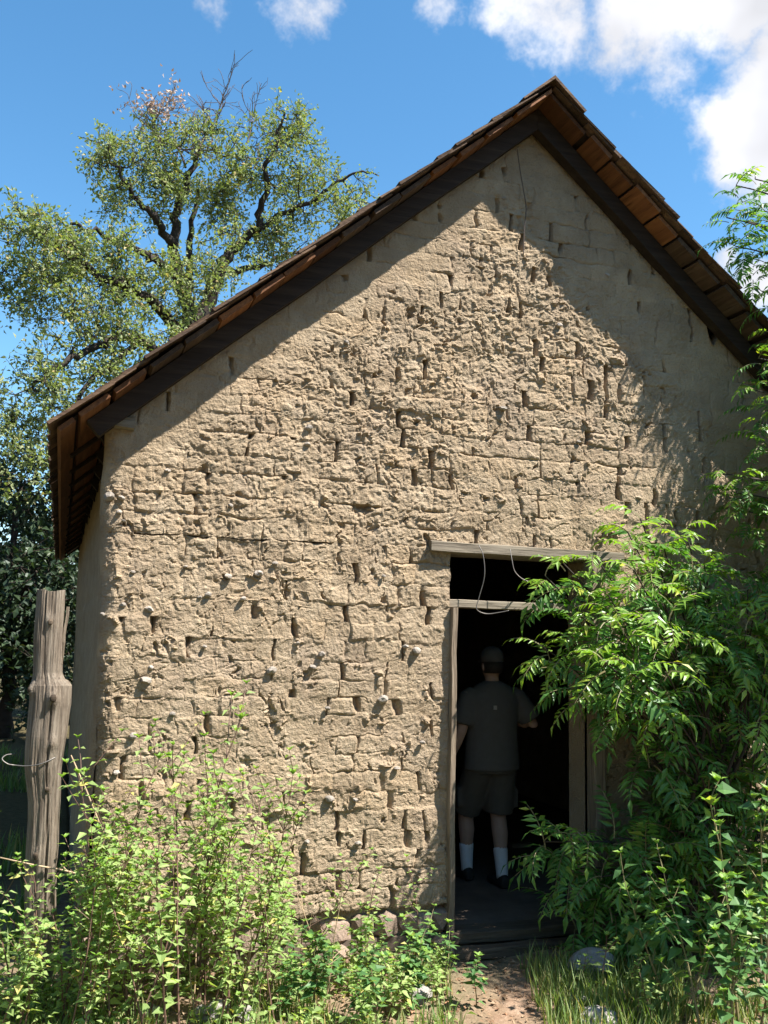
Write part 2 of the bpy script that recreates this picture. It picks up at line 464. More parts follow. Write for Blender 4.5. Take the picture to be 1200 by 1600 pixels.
# relief of the wall: h(x, z) metres proud of y = 0
def relief(x, z, u, v, headA, bedA, off, ww):
    zone = np.exp(-((x - 2.0) / 1.1) ** 2 - ((z - 3.15) / .85) ** 2)                  # the worst eroded, high in the gable
    rough = np.clip(.55 + .45 * fbm(x * .8 + 3, z * .8, 41, 2) + .28 * zone, .35, 1.3)
    smooth = np.clip((z - (Lz(x) - .42 - .25 * (x > XR))) / .12, 0, 1)      # mud under the verge, sheltered from rain
    rough = rough * (1 - .5 * smooth)
    h = .020 * fbm(x * 1.3, z * 1.3, 1, 3)
    edge = np.clip(np.minimum(u, v) / .018, 0, 1); edge = edge * edge * (3 - 2 * edge)
    h = h + off * edge * (1 - .6 * smooth)
    wx_ = x + .022 * fbm(x * 19, z * 19, 101, 2); wz_ = z + .022 * fbm(x * 19, z * 19, 103, 2)
    h = h + rough * (.0070 * fbm(x * 11, z * 14, 7, 3, .6) + 0.008 * (np.abs(fbm(wx_ * 17, wz_ * 20, 9, 2, .5)) - .2) + .0105 * (np.abs(fbm(wx_ * 38, wz_ * 42, 13, 2, .5)) - .2) + .004 * fbm(x * 70, z * 70, 15, 1))
    led = fbm(x * 3.6, z * 13 + fbm(x * 3, z * 3, 23, 2) * 2.2, 11, 3)
    h = h + (.003 + .006 * zone) * rough * led
    pk = 1 - .75 * smooth
    # crumbled hollows, taller than wide, and lumps
    pit = np.clip(fbm(wx_ * 15 + 5, wz_ * 8, 31, 4, .65) - .44 + .07 * zone, 0, .5); h = h - .10 * pit * pk
    clod = np.clip(fbm(wx_ * 14 + 50, wz_ * 16, 37, 4, .65) - .46 + .07 * zone, 0, .5); h = h + .07 * clod * pk
    # shrinkage cracks
    cr = np.exp(-(fbm(wx_ * 8, wz_ * 6, 43, 3, .5) / .035) ** 2) * np.clip(fbm(x * 2.2, z * 2.2, 45, 2) * 2 + .3, 0, 1); h = h - .008 * cr * pk
    g = 1 - .25 * smooth
    keepj = np.clip(.65 + 1.2 * fbm(x * 3.3 + 9, z * 3.3, 47, 3), .1, 1.2)           # joints smeared shut here and there
    h = h - headA * g * np.exp(-(u / ww) ** 2) * np.where(headA > .03, 1, keepj) - bedA * g * np.exp(-(v / .006) ** 2) * np.clip(.30 + 1.9 * fbm(x * 7, z * 3, 19, 3), .0, 1.5)
    # rounded corners of the building
    for d in (x, WID - x):
        r = .085
        t = np.clip(r - d, 0, r); h = h - (r - np.sqrt(np.maximum(r * r - t * t, 0)))
    return h
def warp(x, z):
    a = np.clip(x / .1, 0, 1) * np.clip((WID - x) / .1, 0, 1)
    wx = .020 * fbm(x * 6, z * 6, 51, 2) + .010 * fbm(x * 22, z * 22, 53, 2)
    wz = .020 * fbm(x * 4, z * 4, 55, 2) + .010 * fbm(x * 20, z * 20, 57, 2)
    X = x + wx * a + np.exp(-x / .35) * (.032 - .028 * z) + np.exp(-x / .15) * .014 * fbm(z * 4, z * 0 + 2, 61, 3)
    return X, z + wz

# course lines, one of them at the lintel
zs = [.165]
while zs[-1] < DZ - .13: zs.append(zs[-1] + random.uniform(.094, .122))
k = (DZ - zs[0]) / (zs[-1] + .105 - zs[0]); zs.append(zs[-1] + .105); zs = [zs[0] + (z - zs[0]) * k for z in zs]
while zs[-1] < ZR + .15: zs.append(zs[-1] + random.uniform(.094, .122))
RES = .0075
cells = []
for r in range(len(zs) - 1):
    z0, z1 = zs[r], zs[r + 1]
    segs = [(0.0, WID)] if z0 >= DZ - .01 else [(0.0, DX0), (DX1, WID)]
    for s0, s1 in segs:
        if z0 > 2.2:
            lim = XR - max(0, (ZR + .15 - z0)) / TN
            s0 = max(s0, lim - .02); s1 = min(s1, WID - lim + .02)
            if s1 - s0 < .05: continue
        xs = [s0]
        while xs[-1] < s1:
            xs.append(xs[-1] + (random.uniform(.19, .30) if random.random() < .45 else random.uniform(.095, .165)))
        if s1 - xs[-2] < .07 and len(xs) > 2: xs.pop(-2)
        xs[-1] = s1
        ja = [0.0]
        for _ in xs[1:-1]:
            t = random.random()
            ja.append(random.uniform(.04, .075) if t < .29 else random.uniform(.012, .028) if t < .70 else random.uniform(.001, .006))
        ja.append(0.0)
        jw = [random.uniform(.007, .013) if a > .03 else random.uniform(.004, .007) for a in ja]
        for i in range(len(xs) - 1):
            cells.append((r, z0, z1, xs[i], xs[i + 1], ja[i], ja[i + 1], jw[i], jw[i + 1]))
bedamp = [random.choice([.003, .005, .007, .010]) for _ in range(len(zs) + 1)]

def brick_mesh(c):
    r, z0, z1, x0, x1, a0, a1, w0, w1 = c
    res = RES if x1 < 4.1 else .02
    nx = max(3, int((x1 - x0) / res)); nz = max(3, int((z1 - z0) / res))
    gx, gzz = np.meshgrid(np.linspace(x0, x1, nx + 1), np.linspace(z0, z1, nz + 1))
    ul = gx - x0; ur = x1 - gx; vb = gzz - z0; vt = z1 - gzz
    along = np.clip(.55 + 1.1 * fbm(gx * 0 + (x0 + r) * 7.7, gzz * 9, 71, 2), 0, 1.2)
    along2 = np.clip(.55 + 1.1 * fbm(gx * 0 + (x1 + r) * 7.7, gzz * 9, 71, 2), 0, 1.2)
    fl = ul < ur
    hA = np.where(fl, a0 * along, a1 * along2); ww = np.where(fl, w0, w1); u = np.where(fl, ul, ur)
    bA = np.where(vb < vt, bedamp[r], bedamp[r + 1]); v = np.minimum(vb, vt)
    off = random.gauss(0, .0035); tx = random.gauss(0, .02); tz = random.gauss(0, .03)
    off = off + tx * (gx - (x0 + x1) / 2) + tz * (gzz - (z0 + z1) / 2)
    h = relief(gx, gzz, u, v, hA, bA, off, ww)
    X, Z = warp(gx, gzz)
    if z0 < DZ - .01:       # straight arrises at the door
        X = np.where(np.abs(gx - DX0) < 1e-6, DX0, X); X = np.where(np.abs(gx - DX1) < 1e-6, DX1, X)
    if abs(z0 - DZ) < 1e-6: Z = np.where(vb < 1e-6, DZ, Z)
    zt = np.array([top(float(q)) for q in X.ravel()]).reshape(X.shape) if z1 > 2.5 else 9
    Z = np.minimum(Z, zt)
    V = np.stack([X, -h, Z], -1)
    cx, cz = (x0 + x1) / 2, (z0 + z1) / 2
    ring = [(0, i) for i in range(nx + 1)] + [(j, nx) for j in range(1, nz + 1)] + [(nz, i) for i in range(nx - 1, -1, -1)] + [(j, 0) for j in range(nz - 1, 0, -1)]
    n0 = (nx + 1) * (nz + 1)
    rv = np.array([V[j, i] for j, i in ring]); bk = rv.copy(); bk[:, 1] = np.maximum(bk[:, 1] + .03, .075)
    Vn = np.concatenate([V.reshape(-1, 3), bk]) - np.array([cx, 0, cz])
    idx = np.arange(n0).reshape(nz + 1, nx + 1)
    F = np.stack([idx[:-1, :-1], idx[:-1, 1:], idx[1:, 1:], idx[1:, :-1]], -1).reshape(-1, 4).tolist()
    m_ = len(ring)
    for q in range(m_):
        a, b = ring[q], ring[(q + 1) % m_]
        F.append((int(idx[a]), n0 + q, n0 + (q + 1) % m_, int(idx[b])))
    return Vn, F, (cx, 0, cz)

def seen(c):
    x = (c[3] + c[4]) / 2; z = (c[1] + c[2]) / 2
    w = 1.0
    if x > 3.95: w = .02
    elif x > 2.75 and z < 2.15: w = .05
    if z < .45: w *= .6
    if z > float(Lz(x)) - .03: w = .03
    d = np.linalg.norm(np.array([x, 0, z]) - CAM)
    return w * (c[4] - c[3]) * (c[2] - c[1]) / d ** 2
order = sorted(range(len(cells)), key=lambda i: -seen(cells[i]))
single = set(order[:300])
rv, rf = [], []; nb = 0
for i, c in enumerate(cells):
    V, F, loc = brick_mesh(c)
    if i in single:
        mesh_obj('brick', V, F, M['adobe'], wall, False, loc)
    else:
        V = V + np.array(loc); rv.append(V); rf.extend([tuple(k_ + nb for k_ in f) for f in F]); nb += len(V)
if rv:
    tag(mesh_obj('brickwork', np.concatenate(rv), rf, M['adobe'], wall), kind='stuff')

# --- side walls, back wall, floor
def side_wall(x, sgn, lean=0.0):
    ny, nz = 260, 70
    gy, gzz = np.meshgrid(np.linspace(.06, LEN, ny), np.linspace(-.15, 2.74, nz))
    h = .03 * fbm(gy * .9, gzz * .9, 81, 3) + .012 * fbm(gy * 6, gzz * 7, 83, 4) + .004 * fbm(gy * 25, gzz * 25, 85, 2)
    row = np.mod(gzz / .11, 1); h = h - .006 * np.exp(-((row - .5) / .06) ** 2)
    t = np.clip(.14 - gy, 0, .09); h = h - .25 * t
    x_ = x + sgn * h + lean * (1.2 - gzz) * np.clip(1 - gy / 9, 0, 1) * 1.0
    V = np.stack([x_, gy, gzz], -1).reshape(-1, 3)
    idx = np.arange(ny * nz).reshape(nz, ny)
    F = np.stack([idx[:-1, :-1], idx[1:, :-1], idx[1:, 1:], idx[:-1, 1:]], -1).reshape(-1, 4)
    n0 = len(V); inner = [(x - sgn * .35, .3, -.15), (x - sgn * .35, LEN, -.15), (x - sgn * .35, LEN, 2.74), (x - sgn * .35, .3, 2.74)]
    V = np.concatenate([V, np.array(inner)]); F = F.tolist() + [(n0, n0 + 1, n0 + 2, n0 + 3),
        (int(idx[-1, 0]), int(idx[-1, -1]), n0 + 2, n0 + 3)]
    return mesh_obj('wall', V, F, M['plaster'], house, True)
side_wall(0.0, -1, -.010); side_wall(WID, 1)
bw = MB()
bw.add([(0, LEN, -.1), (WID, LEN, -.1), (WID, LEN, 2.7), (XR, LEN, ZR + .12), (0, LEN, 2.7),
        (0, LEN - .35, -.1), (WID, LEN - .35, -.1), (WID, LEN - .35, 2.7), (XR, LEN - .35, ZR + .12), (0, LEN - .35, 2.7)],
       [(4, 3, 2, 1, 0), (5, 6, 7, 8, 9)] + [(i, (i + 1) % 5, (i + 1) % 5 + 5, i + 5) for i in range(5)])
bw.build('wall', M['adobe'], house)
fl = MB(); fl.box((XR, LEN / 2 + .02, -.03), (WID - .3, LEN, .10)); fl.build('floor', M['floor'], house)

# --- pebbles bedded in the adobe
def rock_mesh(name, seed, mat, sub=2, squash=(1, .7, .7), amp=.28, flat=True):
    import bmesh
    bm = bmesh.new(); bmesh.ops.create_icosphere(bm, subdivisions=sub, radius=1.0)
    for v in bm.verts:
        p = np.array(v.co)
        n = fbm(np.array([p[0] * 1.3 + seed * 7.1]), np.array([p[1] * 1.3 + p[2] * 1.7 + seed * 3.3]), seed, 3)[0]
        q_ = 1 + amp * n * 1.6
        q_ = min(q_, 1.0 + amp * .4)
        v.co = Vector(p * q_ * np.array(squash))
    me = bpy.data.meshes.new(name); bm.to_mesh(me); bm.free(); me.materials.append(mat)
    return me
peb = [rock_mesh('stone', s, M['stone'], 2, (1, .85, random.uniform(.62, .85)), .32) for s in range(6)]
PX = [(170, 775, 9), (190, 778, 6), (233, 952, 8), (228, 1062, 10), (208, 1150, 7), (598, 1093, 10), (503, 1022, 7), (489, 1042, 6), (424, 1048, 9),
      (357, 900, 7), (404, 896, 8), (326, 929, 7), (312, 933, 4), (380, 935, 6), (786, 638, 8), (634, 1010, 6), (651, 1017, 8), (512, 1107, 5), (182, 1207, 6), (515, 1248, 8),
      (361, 1236, 8), (787, 311, 6), (160, 960, 4), (541, 535, 6), (483, 668, 7), (480, 694, 6), (560, 1318, 6), (620, 1200, 6), (772, 487, 5), (192, 945, 5),
      (236, 1043, 5), (186, 800, 5), (193, 814, 4), (208, 893, 4), (360, 790, 5), (555, 1250, 5), (700, 590, 4), (465, 1005, 4), (480, 1315, 5), (655, 655, 5),
      (948, 430, 6), (874, 508, 6), (905, 690, 5), (430, 880, 5), (262, 735, 5), (290, 885, 4), (660, 1160, 5), (600, 900, 4), (320, 1010, 4), (270, 1115, 5)]
for i, (px, py, r) in enumerate(PX):
    p = at(px, py, -.006)
    o = bpy.data.objects.new('stone', peb[i % 6]); link(o, wall)
    s = r / 315.0 * .92
    o.location = (p[0], -.006, p[2]); o.scale = (s, s * 1.25, s * random.uniform(.8, 1.1)); o.rotation_euler = (random.uniform(-.3, .3), random.uniform(-.5, .5), random.uniform(0, 6))

# --- foundation stones under the adobe
fs = [rock_mesh('foundation_stone', 20 + s, M['fstone'], 1, (1, .9, .62), .5) for s in range(5)]
x = -.03
while x < 1.84:
    w = random.uniform(.09, .2)
    o = bpy.data.objects.new('foundation_stone', fs[random.randrange(5)]); link(o, house)
    o.location = (x + w / 2, random.uniform(.05, .075), random.uniform(.065, .085)); o.scale = (w * .68, .10, random.uniform(.15, .17)); o.rotation_euler = (0, random.uniform(-.1, .1), random.choice([0, math.pi]) + random.uniform(-.2, .2))
    if random.random() < .6:
        o = bpy.data.objects.new('foundation_stone', fs[random.randrange(5)]); link(o, house)
        o.location = (x + random.uniform(0, w), random.uniform(-.14, -.06), .0); o.scale = (random.uniform(.05, .09), .06, .06); o.rotation_euler = (random.uniform(-.3, .3), random.uniform(-.3, .3), random.uniform(0, 6))
    x += w
x = DX1 + .02
while x < WID:
    w = random.uniform(.14, .26)
    o = bpy.data.objects.new('foundation_stone', fs[random.randrange(5)]); link(o, house)
    o.location = (x + w / 2, .03, .07); o.scale = (w * .6, .13, .14); x += w

# --- joinery
def plank(name, p0, p1, w, t, mat, parent, wob=.004, n=10, up=(0, 0, 1)):
    """rough board from p0 to p1: w across 'up', t across the third axis"""
    p0 = np.array(p0, float); p1 = np.array(p1, float); d = p1 - p0; L = np.linalg.norm(d); d /= L
    upv = np.array(up, float); upv = upv - d * (upv @ d); upv /= np.linalg.norm(upv); sd = np.cross(d, upv)
    ctr = (p0 + p1) / 2
    vs, fs_ = [], []
    c8 = [(-1, -.82), (-.82, -1), (.82, -1), (1, -.82), (1, .82), (.82, 1), (-.82, 1), (-1, .82)]
    sd_ = random.random() * 50
    for i in range(n + 1):
        b = p0 + d * L * i / n
        o1 = wob * (2 * float(vn(np.array([i * .6 + sd_]), np.array([.5]), 3)[0]) - 1); o2 = wob * (2 * float(vn(np.array([i * .6 + sd_]), np.array([7.5]), 3)[0]) - 1)
        for (a, c_) in c8:
            vs.append(b + upv * (a * w / 2 + o1) + sd * (c_ * t / 2 + o2) + np.array([random.gauss(0, wob * .2) for _ in range(3)]) - ctr)
    for i in range(n):
        for k_ in range(8): fs_.append((i * 8 + k_, i * 8 + (k_ + 1) % 8, (i + 1) * 8 + (k_ + 1) % 8, (i + 1) * 8 + k_))
    fs_.append(tuple(range(7, -1, -1))); fs_.append(tuple(range(n * 8, n * 8 + 8)))
    return mesh_obj(name, vs, fs_, mat, parent, False, tuple(ctr))

plank('lintel', (1.725, .10, 2.083), (2.945, .10, 2.072), .062, .27, M['grey_wood_x'], house, .004)
plank('transom_bar', (1.853, .055, 1.772), (2.735, .055, 1.765), .046, .07, M['grey_wood_x'], house, .003)
plank('door_jamb', (1.868, .045, -.04), (1.870, .045, 1.748), .034, .16, M['grey_wood'], house, .004, 14, (1, 0, 0))
plank('door_jamb', (2.757, -.03, -.02), (2.738, -.03, 2.04), .075, .09, M['grey_wood'], house, .01, 16, (1, 0, 0))
plank('threshold', (1.86, .03, .005), (2.75, .03, -.002), .06, .16, M['old_wood'], house, .006)
plank('threshold', (1.84, -.13, -.045), (2.62, -.12, -.05), .05, .09, M['old_wood'], house, .012)
plank('wall_plate', (-.045, .03, 2.632), (.105, .03, 2.622), .062, .16, M['grey_wood_x'], house, .003, 3)

# --- roof
def rp(s, q_, n, y):
    return np.array([XR + s * (q_ * CT + n * ST), y, ZR - q_ * ST + n * CT])
QE = 3.385
N0 = .097
roof = MB()  # added dark sheet under the shingles, keeps light from leaking inside
for s in (-1, 1):
    q0, q9 = -(N0 + .028) * TN + .001, -(N0 + .031) * TN + .001
    roof.hexa([rp(s, q0, N0 + .028, -.20), rp(s, QE - .06, N0 + .028, -.20), rp(s, QE - .06, N0 + .028, LEN + .2), rp(s, q0, N0 + .028, LEN + .2),
               rp(s, q9, N0 + .031, -.20), rp(s, QE - .06, N0 + .031, -.20), rp(s, QE - .06, N0 + .031, LEN + .2), rp(s, q9, N0 + .031, LEN + .2)])
roof = roof.build('roof', M['light_stop'], house)
roof['label'] = 'weathered shingle roof with overhanging verge'
def rbox(name, s, q0, q1, n0, n1, y0, y1, mat, parent, jit=.002, mitre=False):
    ctr = rp(s, (q0 + q1) / 2, (n0 + n1) / 2, (y0 + y1) / 2)
    b = MB()
    pts = [rp(s, q0, n0, y0), rp(s, q1, n0, y0), rp(s, q1, n0, y1), rp(s, q0, n0, y1), rp(s, q0, n1, y0), rp(s, q1, n1, y0), rp(s, q1, n1, y1), rp(s, q0, n1, y1)]
    if mitre:
        pts[0] = rp(s, -n0 * TN + .001, n0, y0); pts[3] = rp(s, -n0 * TN + .001, n0, y1); pts[4] = rp(s, -n1 * TN + .001, n1, y0); pts[7] = rp(s, -n1 * TN + .001, n1, y1)
    pts = [p - ctr + np.array([random.gauss(0, jit) for _ in range(3)]) for p in pts]
    if s < 0: pts = [pts[i] for i in (3, 2, 1, 0, 7, 6, 5, 4)]
    b.hexa(pts)
    return b.build(name, mat, parent, False, tuple(ctr))
for s in (-1, 1):
    # rafters, the first one carried outside the gable
    y = -.085; k_ = 0
    while y < LEN + .1:
        ctr0 = rp(s, 0, 0, y)
        if k_ == 0:
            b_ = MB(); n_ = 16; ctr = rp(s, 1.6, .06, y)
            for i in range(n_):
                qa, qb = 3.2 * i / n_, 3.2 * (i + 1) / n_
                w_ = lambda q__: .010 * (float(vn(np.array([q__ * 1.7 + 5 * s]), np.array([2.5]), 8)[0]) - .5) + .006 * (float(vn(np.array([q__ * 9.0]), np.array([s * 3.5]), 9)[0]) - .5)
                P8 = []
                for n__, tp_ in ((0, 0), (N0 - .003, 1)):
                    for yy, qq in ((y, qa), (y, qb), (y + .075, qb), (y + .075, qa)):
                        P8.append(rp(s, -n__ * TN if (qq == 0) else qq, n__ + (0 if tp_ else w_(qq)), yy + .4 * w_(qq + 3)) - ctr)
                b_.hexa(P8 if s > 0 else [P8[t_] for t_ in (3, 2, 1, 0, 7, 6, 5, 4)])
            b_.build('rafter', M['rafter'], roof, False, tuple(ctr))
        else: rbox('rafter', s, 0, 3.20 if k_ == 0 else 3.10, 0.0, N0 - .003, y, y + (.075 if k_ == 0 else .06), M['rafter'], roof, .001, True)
        if k_: rbox('rafter_tail', s, 3.101, 3.29, N0 - .02, N0 - .003, y + .005, y + .055, M['rafter'], roof, .002)
        y += .60 if k_ else .66; k_ += 1
    # sheathing boards with open joints
    q_ = .03; k_ = 0
    while q_ < QE - .06:
        w = min(random.uniform(.165, .215), QE - .035 - q_)
        orange = (random.random() < .55 or q_ > 2.75) if s < 0 else (k_ < 5 or random.random() < .25)
        rbox('board', s, q_, q_ + w, N0, N0 + .024, -.245 + random.uniform(-.02, .025), LEN + .2, M['board' if orange else 'board_dark'], roof, .002, k_ == 0)
        q_ += w + random.uniform(.012, .04); k_ += 1
# fascia-like lowest board edge and shingles
def shingle_pts(s, ql, y0, y1, lift=0.0):
    b = N0 + .032 + lift
    return [rp(s, ql - .36, b + .001, y0), rp(s, ql, b + .016, y0), rp(s, ql, b + .016, y1), rp(s, ql - .36, b + .001, y1),
            rp(s, ql - .36, b + .006, y0), rp(s, ql, b + .031, y0), rp(s, ql, b + .031, y1), rp(s, ql - .36, b + .006, y1)]
def shingle(s, ql, y0, y1):
    pts = shingle_pts(s, ql + random.gauss(0, .006), y0, y1, random.uniform(0, .006))
    ctr = sum(pts) / 8
    pts = [p - ctr + np.array([random.gauss(0, .002) for _ in range(3)]) for p in pts]
    if s < 0: pts = [pts[i] for i in (3, 2, 1, 0, 7, 6, 5, 4)]
    b = MB(); b.hexa(pts); b.build('shingle', M['shingle'], roof, False, tuple(ctr))
field = MB()
EXPO = .142
for s in (-1, 1):
    row = 0; ql = QE
    while ql > .12:
        y = -.285 + random.uniform(-.018, .02)
        first = True
        while y < LEN + .25:
            w = random.uniform(.09, .17)
            if first: w = random.uniform(.16, .24)
            if first or (s < 0 and row < 1):
                shingle(s, ql, y, y + w)
            else:
                pts = shingle_pts(s, ql + random.gauss(0, .006), y, y + w, random.uniform(0, .006))
                if s < 0: pts = [pts[i] for i in (3, 2, 1, 0, 7, 6, 5, 4)]
                field.hexa(pts)
            y += w + .004; first = False
        ql -= EXPO; row += 1
tag(field.build('shingle_field', M['shingle'], roof), kind='stuff')
for s in (-1, 1):
    y = -.30
    while y < LEN + .2:
        rbox('ridge_cap', s, 0, .13, N0 + .054, N0 + .068, y, y + .42, M['shingle'], roof, .0015, True)
        y += .425

# ------------------------------------------------------------------ wires
def wire(pts, r, name, label, cat, mat=M['wire'], parent=None):
    P = [np.array(p, float) for p in pts]; out = []
    for i in range(len(P) - 1):                      # Catmull-Rom
        p0, p1, p2, p3 = P[max(i - 1, 0)], P[i], P[i + 1], P[min(i + 2, len(P) - 1)]
        for t in np.linspace(0, 1, 6, endpoint=False):
            out.append(.5 * (2 * p1 + (p2 - p0) * t + (2 * p0 - 5 * p1 + 4 * p2 - p3) * t * t + (3 * p1 - p0 - 3 * p2 + p3) * t ** 3))
    out.append(P[-1]); b = MB(); b.tube(out, r, 6)
    return tag(b.build(name, mat, None, True), label, cat)
wire([at(748, 852, -.05), at(755, 868, -.07), at(757, 900, -.08), at(748, 935, -.07), at(745, 952, -.07), at(760, 959, -.08), at(780, 957, -.10), at(795, 954, -.12)],
     .0026, 'wire', 'longer looped wire hanging from the door lintel in front of the transom', 'wire')
wire([at(797, 858, -.05), at(800, 875, -.07), at(804, 892, -.08), at(814, 903, -.09), at(826, 909, -.10)], .0024, 'wire', 'short bent wire hanging from middle of door lintel', 'wire')
wire([at(808, 232, -.08), at(812, 262, -.05), at(817, 292, -.045), at(822, 325, -.04), at(819, 360, -.04), at(818, 398, -.045)], .0028, 'wire', 'thin dark wire hanging down the gable below the roof peak', 'wire', M['twig'])

# ------------------------------------------------------------------ fence post
def fence_post():
    prof = [(-.15, -.19, .066), (.083, -.195, .066), (.282, -.202, .066), (.508, -.213, .068), (.70, -.214, .066), (.794, -.216, .068), (.939, -.229, .078), (1.085, -.224, .087), (1.232, -.218, .089), (1.32, -.222, .084), (1.345, -.230, .072), (1.375, -.237, .064), (1.53, -.243, .064), (1.765, -.244, .063)]
    zz = np.array([p[0] for p in prof]); cx = np.array([p[1] for p in prof]); rr = np.array([p[2] for p in prof])
    root = empty('fence_post', (-.215, -.1, 0))
    tag(root, 'weathered grey wooden fence post with knots beside the house corner', 'fence post')
    nz, na = 190, 72
    Z = np.concatenate([np.linspace(-.15, 1.765, nz)])
    V = []
    kn = [(.97, 1.62, -1.45, .024, .02), (1.262, -.0, 0, 0, 0)]
    knots = [(1.615, -1.50, .026, .010), (1.265, -1.42, .032, .022), (1.30, -2.75, .022, .020), (1.055, -1.25, .024, .012), (.85, -1.35, .018, .006), (.555, -1.9, .028, .010)]
    for z in Z:
        c = np.interp(z, zz, cx); r = np.interp(z, zz, rr)
        a = np.linspace(0, 2 * math.pi, na, endpoint=False)
        g = .0032 * fbm(a * 7.0 + .35 * np.sin(z * 3), a * 0 + z * 1.0, 91, 4, .65) * 2 + .004 * fbm(a * 0.8, a * 0 + z * 5, 93, 2)
        crack = -.018 * np.exp(-(((a - 4.95 - .12 * np.sin(z * 4)) / .05) ** 2)) * (.3 + .7 * float(vn(np.array([z * 2.]), np.array([1.]), 4)[0])) - .016 * np.exp(-(((a - 4.35 - .1 * np.sin(z * 5 + 1)) / .05) ** 2)) * float(vn(np.array([z * 3.]), np.array([9.]), 4)[0])
        R = r * (1 + .06 * np.cos(2 * a + 1)) + g + crack
        for kz, ka, ks, kh in knots:
            da = np.mod(a - ka + math.pi, 2 * math.pi) - math.pi
            R = R + kh * np.exp(-((da * r / (ks * .9)) ** 2 + ((z - kz) / (ks * 1.3)) ** 2))
        if 1.20 < z < 1.345:         # the broken shoulder on the right
            da = np.mod(a + math.pi, 2 * math.pi) - math.pi
            R = R + .012 * np.exp(-(da / .6) ** 2) * (z - 1.2) / .145
        zt = z + (.004 * np.sin(a * 2 + 1) + .003 * np.sin(a * 5)) * (1.0 if z > 1.76 else 0)
        V.append(np.stack([c + .215 + R * np.cos(a), R * np.sin(a), zt], -1))
    V = np.array(V).reshape(-1, 3); idx = np.arange(nz * na).reshape(nz, na); nx = np.roll(idx, -1, 1)
    F = np.stack([idx[:-1], nx[:-1], nx[1:], idx[1:]], -1).reshape(-1, 4).tolist()
    n0 = len(V); V = np.concatenate([V, [[-.03, 0, 1.758]]])
    F += [(int(idx[-1, i]), int(nx[-1, i]), n0) for i in range(na)]
    mesh_obj('trunk', V, F, M['post_wood'], root, False)
    sp = plank('splinter', (.036, -.015, 1.42), (.050, -.012, 1.69), .014, .025, M['grey_wood'], root, .004, 8, (1, 0, 0))
    for kz, ka, ks, kh in knots:
        r = np.interp(kz, zz, rr) + kh; c = np.interp(kz, zz, cx) + .215
        b = MB(); d = np.array([math.cos(ka), math.sin(ka), 0]); t = np.array([-d[1], d[0], 0]); u = np.array([0, 0, 1.])
        ctr = np.array([c, 0, kz]) + d * (r - .001)
        for rad, h_, nn in ((1.0, -.004, 14),):
            ring = [ctr + (t * math.cos(w) * .75 + u * math.sin(w)) * ks * .62 * random.uniform(.9, 1.1) - d * .006 for w in np.linspace(0, 6.283, nn, endpoint=False)]
            r2_ = [ctr + (t * math.cos(w) * .75 + u * math.sin(w)) * ks * .42 + d * .002 for w in np.linspace(0, 6.283, nn, endpoint=False)]
            b.add(ring + r2_ + [ctr - d * .003], [(i, (i + 1) % nn, nn + (i + 1) % nn, nn + i) for i in range(nn)] + [(nn + i, nn + (i + 1) % nn, 2 * nn) for i in range(nn)])
        b.build('knot', M['old_wood'], root, True)
fence_post()
pc = lambda a, z, r=.083: np.array([-.227 + r * math.cos(a), -.1 + r * math.sin(a), z])
wire([pc(.4, 1.03, .085), pc(-.5, 1.01), pc(-1.2, .985), pc(-1.8, .965), pc(-2.5, .955, .092), pc(-2.9, .957, .13), np.array([-.385, -.14, .965]), np.array([-.41, -.13, .985]), np.array([-.395, -.10, 1.0]), np.array([-.36, -.07, 1.0])],
     .0028, 'fence_wire', 'old grey wire wrapped round the fence post with a loose loop', 'wire')

# ------------------------------------------------------------------ rocks
def rock(px, py, z, sc, mat, label, seed, cat='rock', group=None, name='rock'):
    d = FW + RT * (px - 600) / FPX - UP * (py - 800) / FPX
    p = CAM + d * ((z - CAM[2]) / d[2])
    me = rock_mesh(name, seed, mat, 3, (1, .75, .6), .4)
    o = bpy.data.objects.new(name, me); link(o)
    o.location = (p[0], p[1], float(gz(p[0], p[1])) + sc * .25); o.scale = (sc, sc, sc); o.rotation_euler = (.1, -.15, random.uniform(0, 6))
    tag(o, label, cat, group)
rock(940, 1580, 0, .085, M['white_rock'], 'whitish rock lying in the grass right of the path', 3)
rock(928, 1505, 0, .15, M['grey_rock'], 'large grey rock in the shade right of the doorstep', 5)
rock(912, 1546, 0, .035, M['white_rock'], 'small pale stone just behind the whitish rock', 8)
rock(655, 1540, 0, .07, M['white_rock'], 'pale rock among the weeds left of the path', 11)
rock(625, 1515, 0, .05, M['white_rock'], 'smaller pale rock behind the rock left of the path', 12)
rock(330, 1575, 0, .085, M['white_rock'], 'flat pale rock under the middle of the weed patch', 14)
rock(380, 1572, 0, .06, M['white_rock'], 'pale rock right of the flat one under the weeds', 15)
rock(235, 1565, 0, .05, M['white_rock'], 'pale stone under the weeds between post and flat rock', 17)
rock(190, 1500, 0, .07, M['white_rock'], 'pale rock at the wall base right of the post', 18)

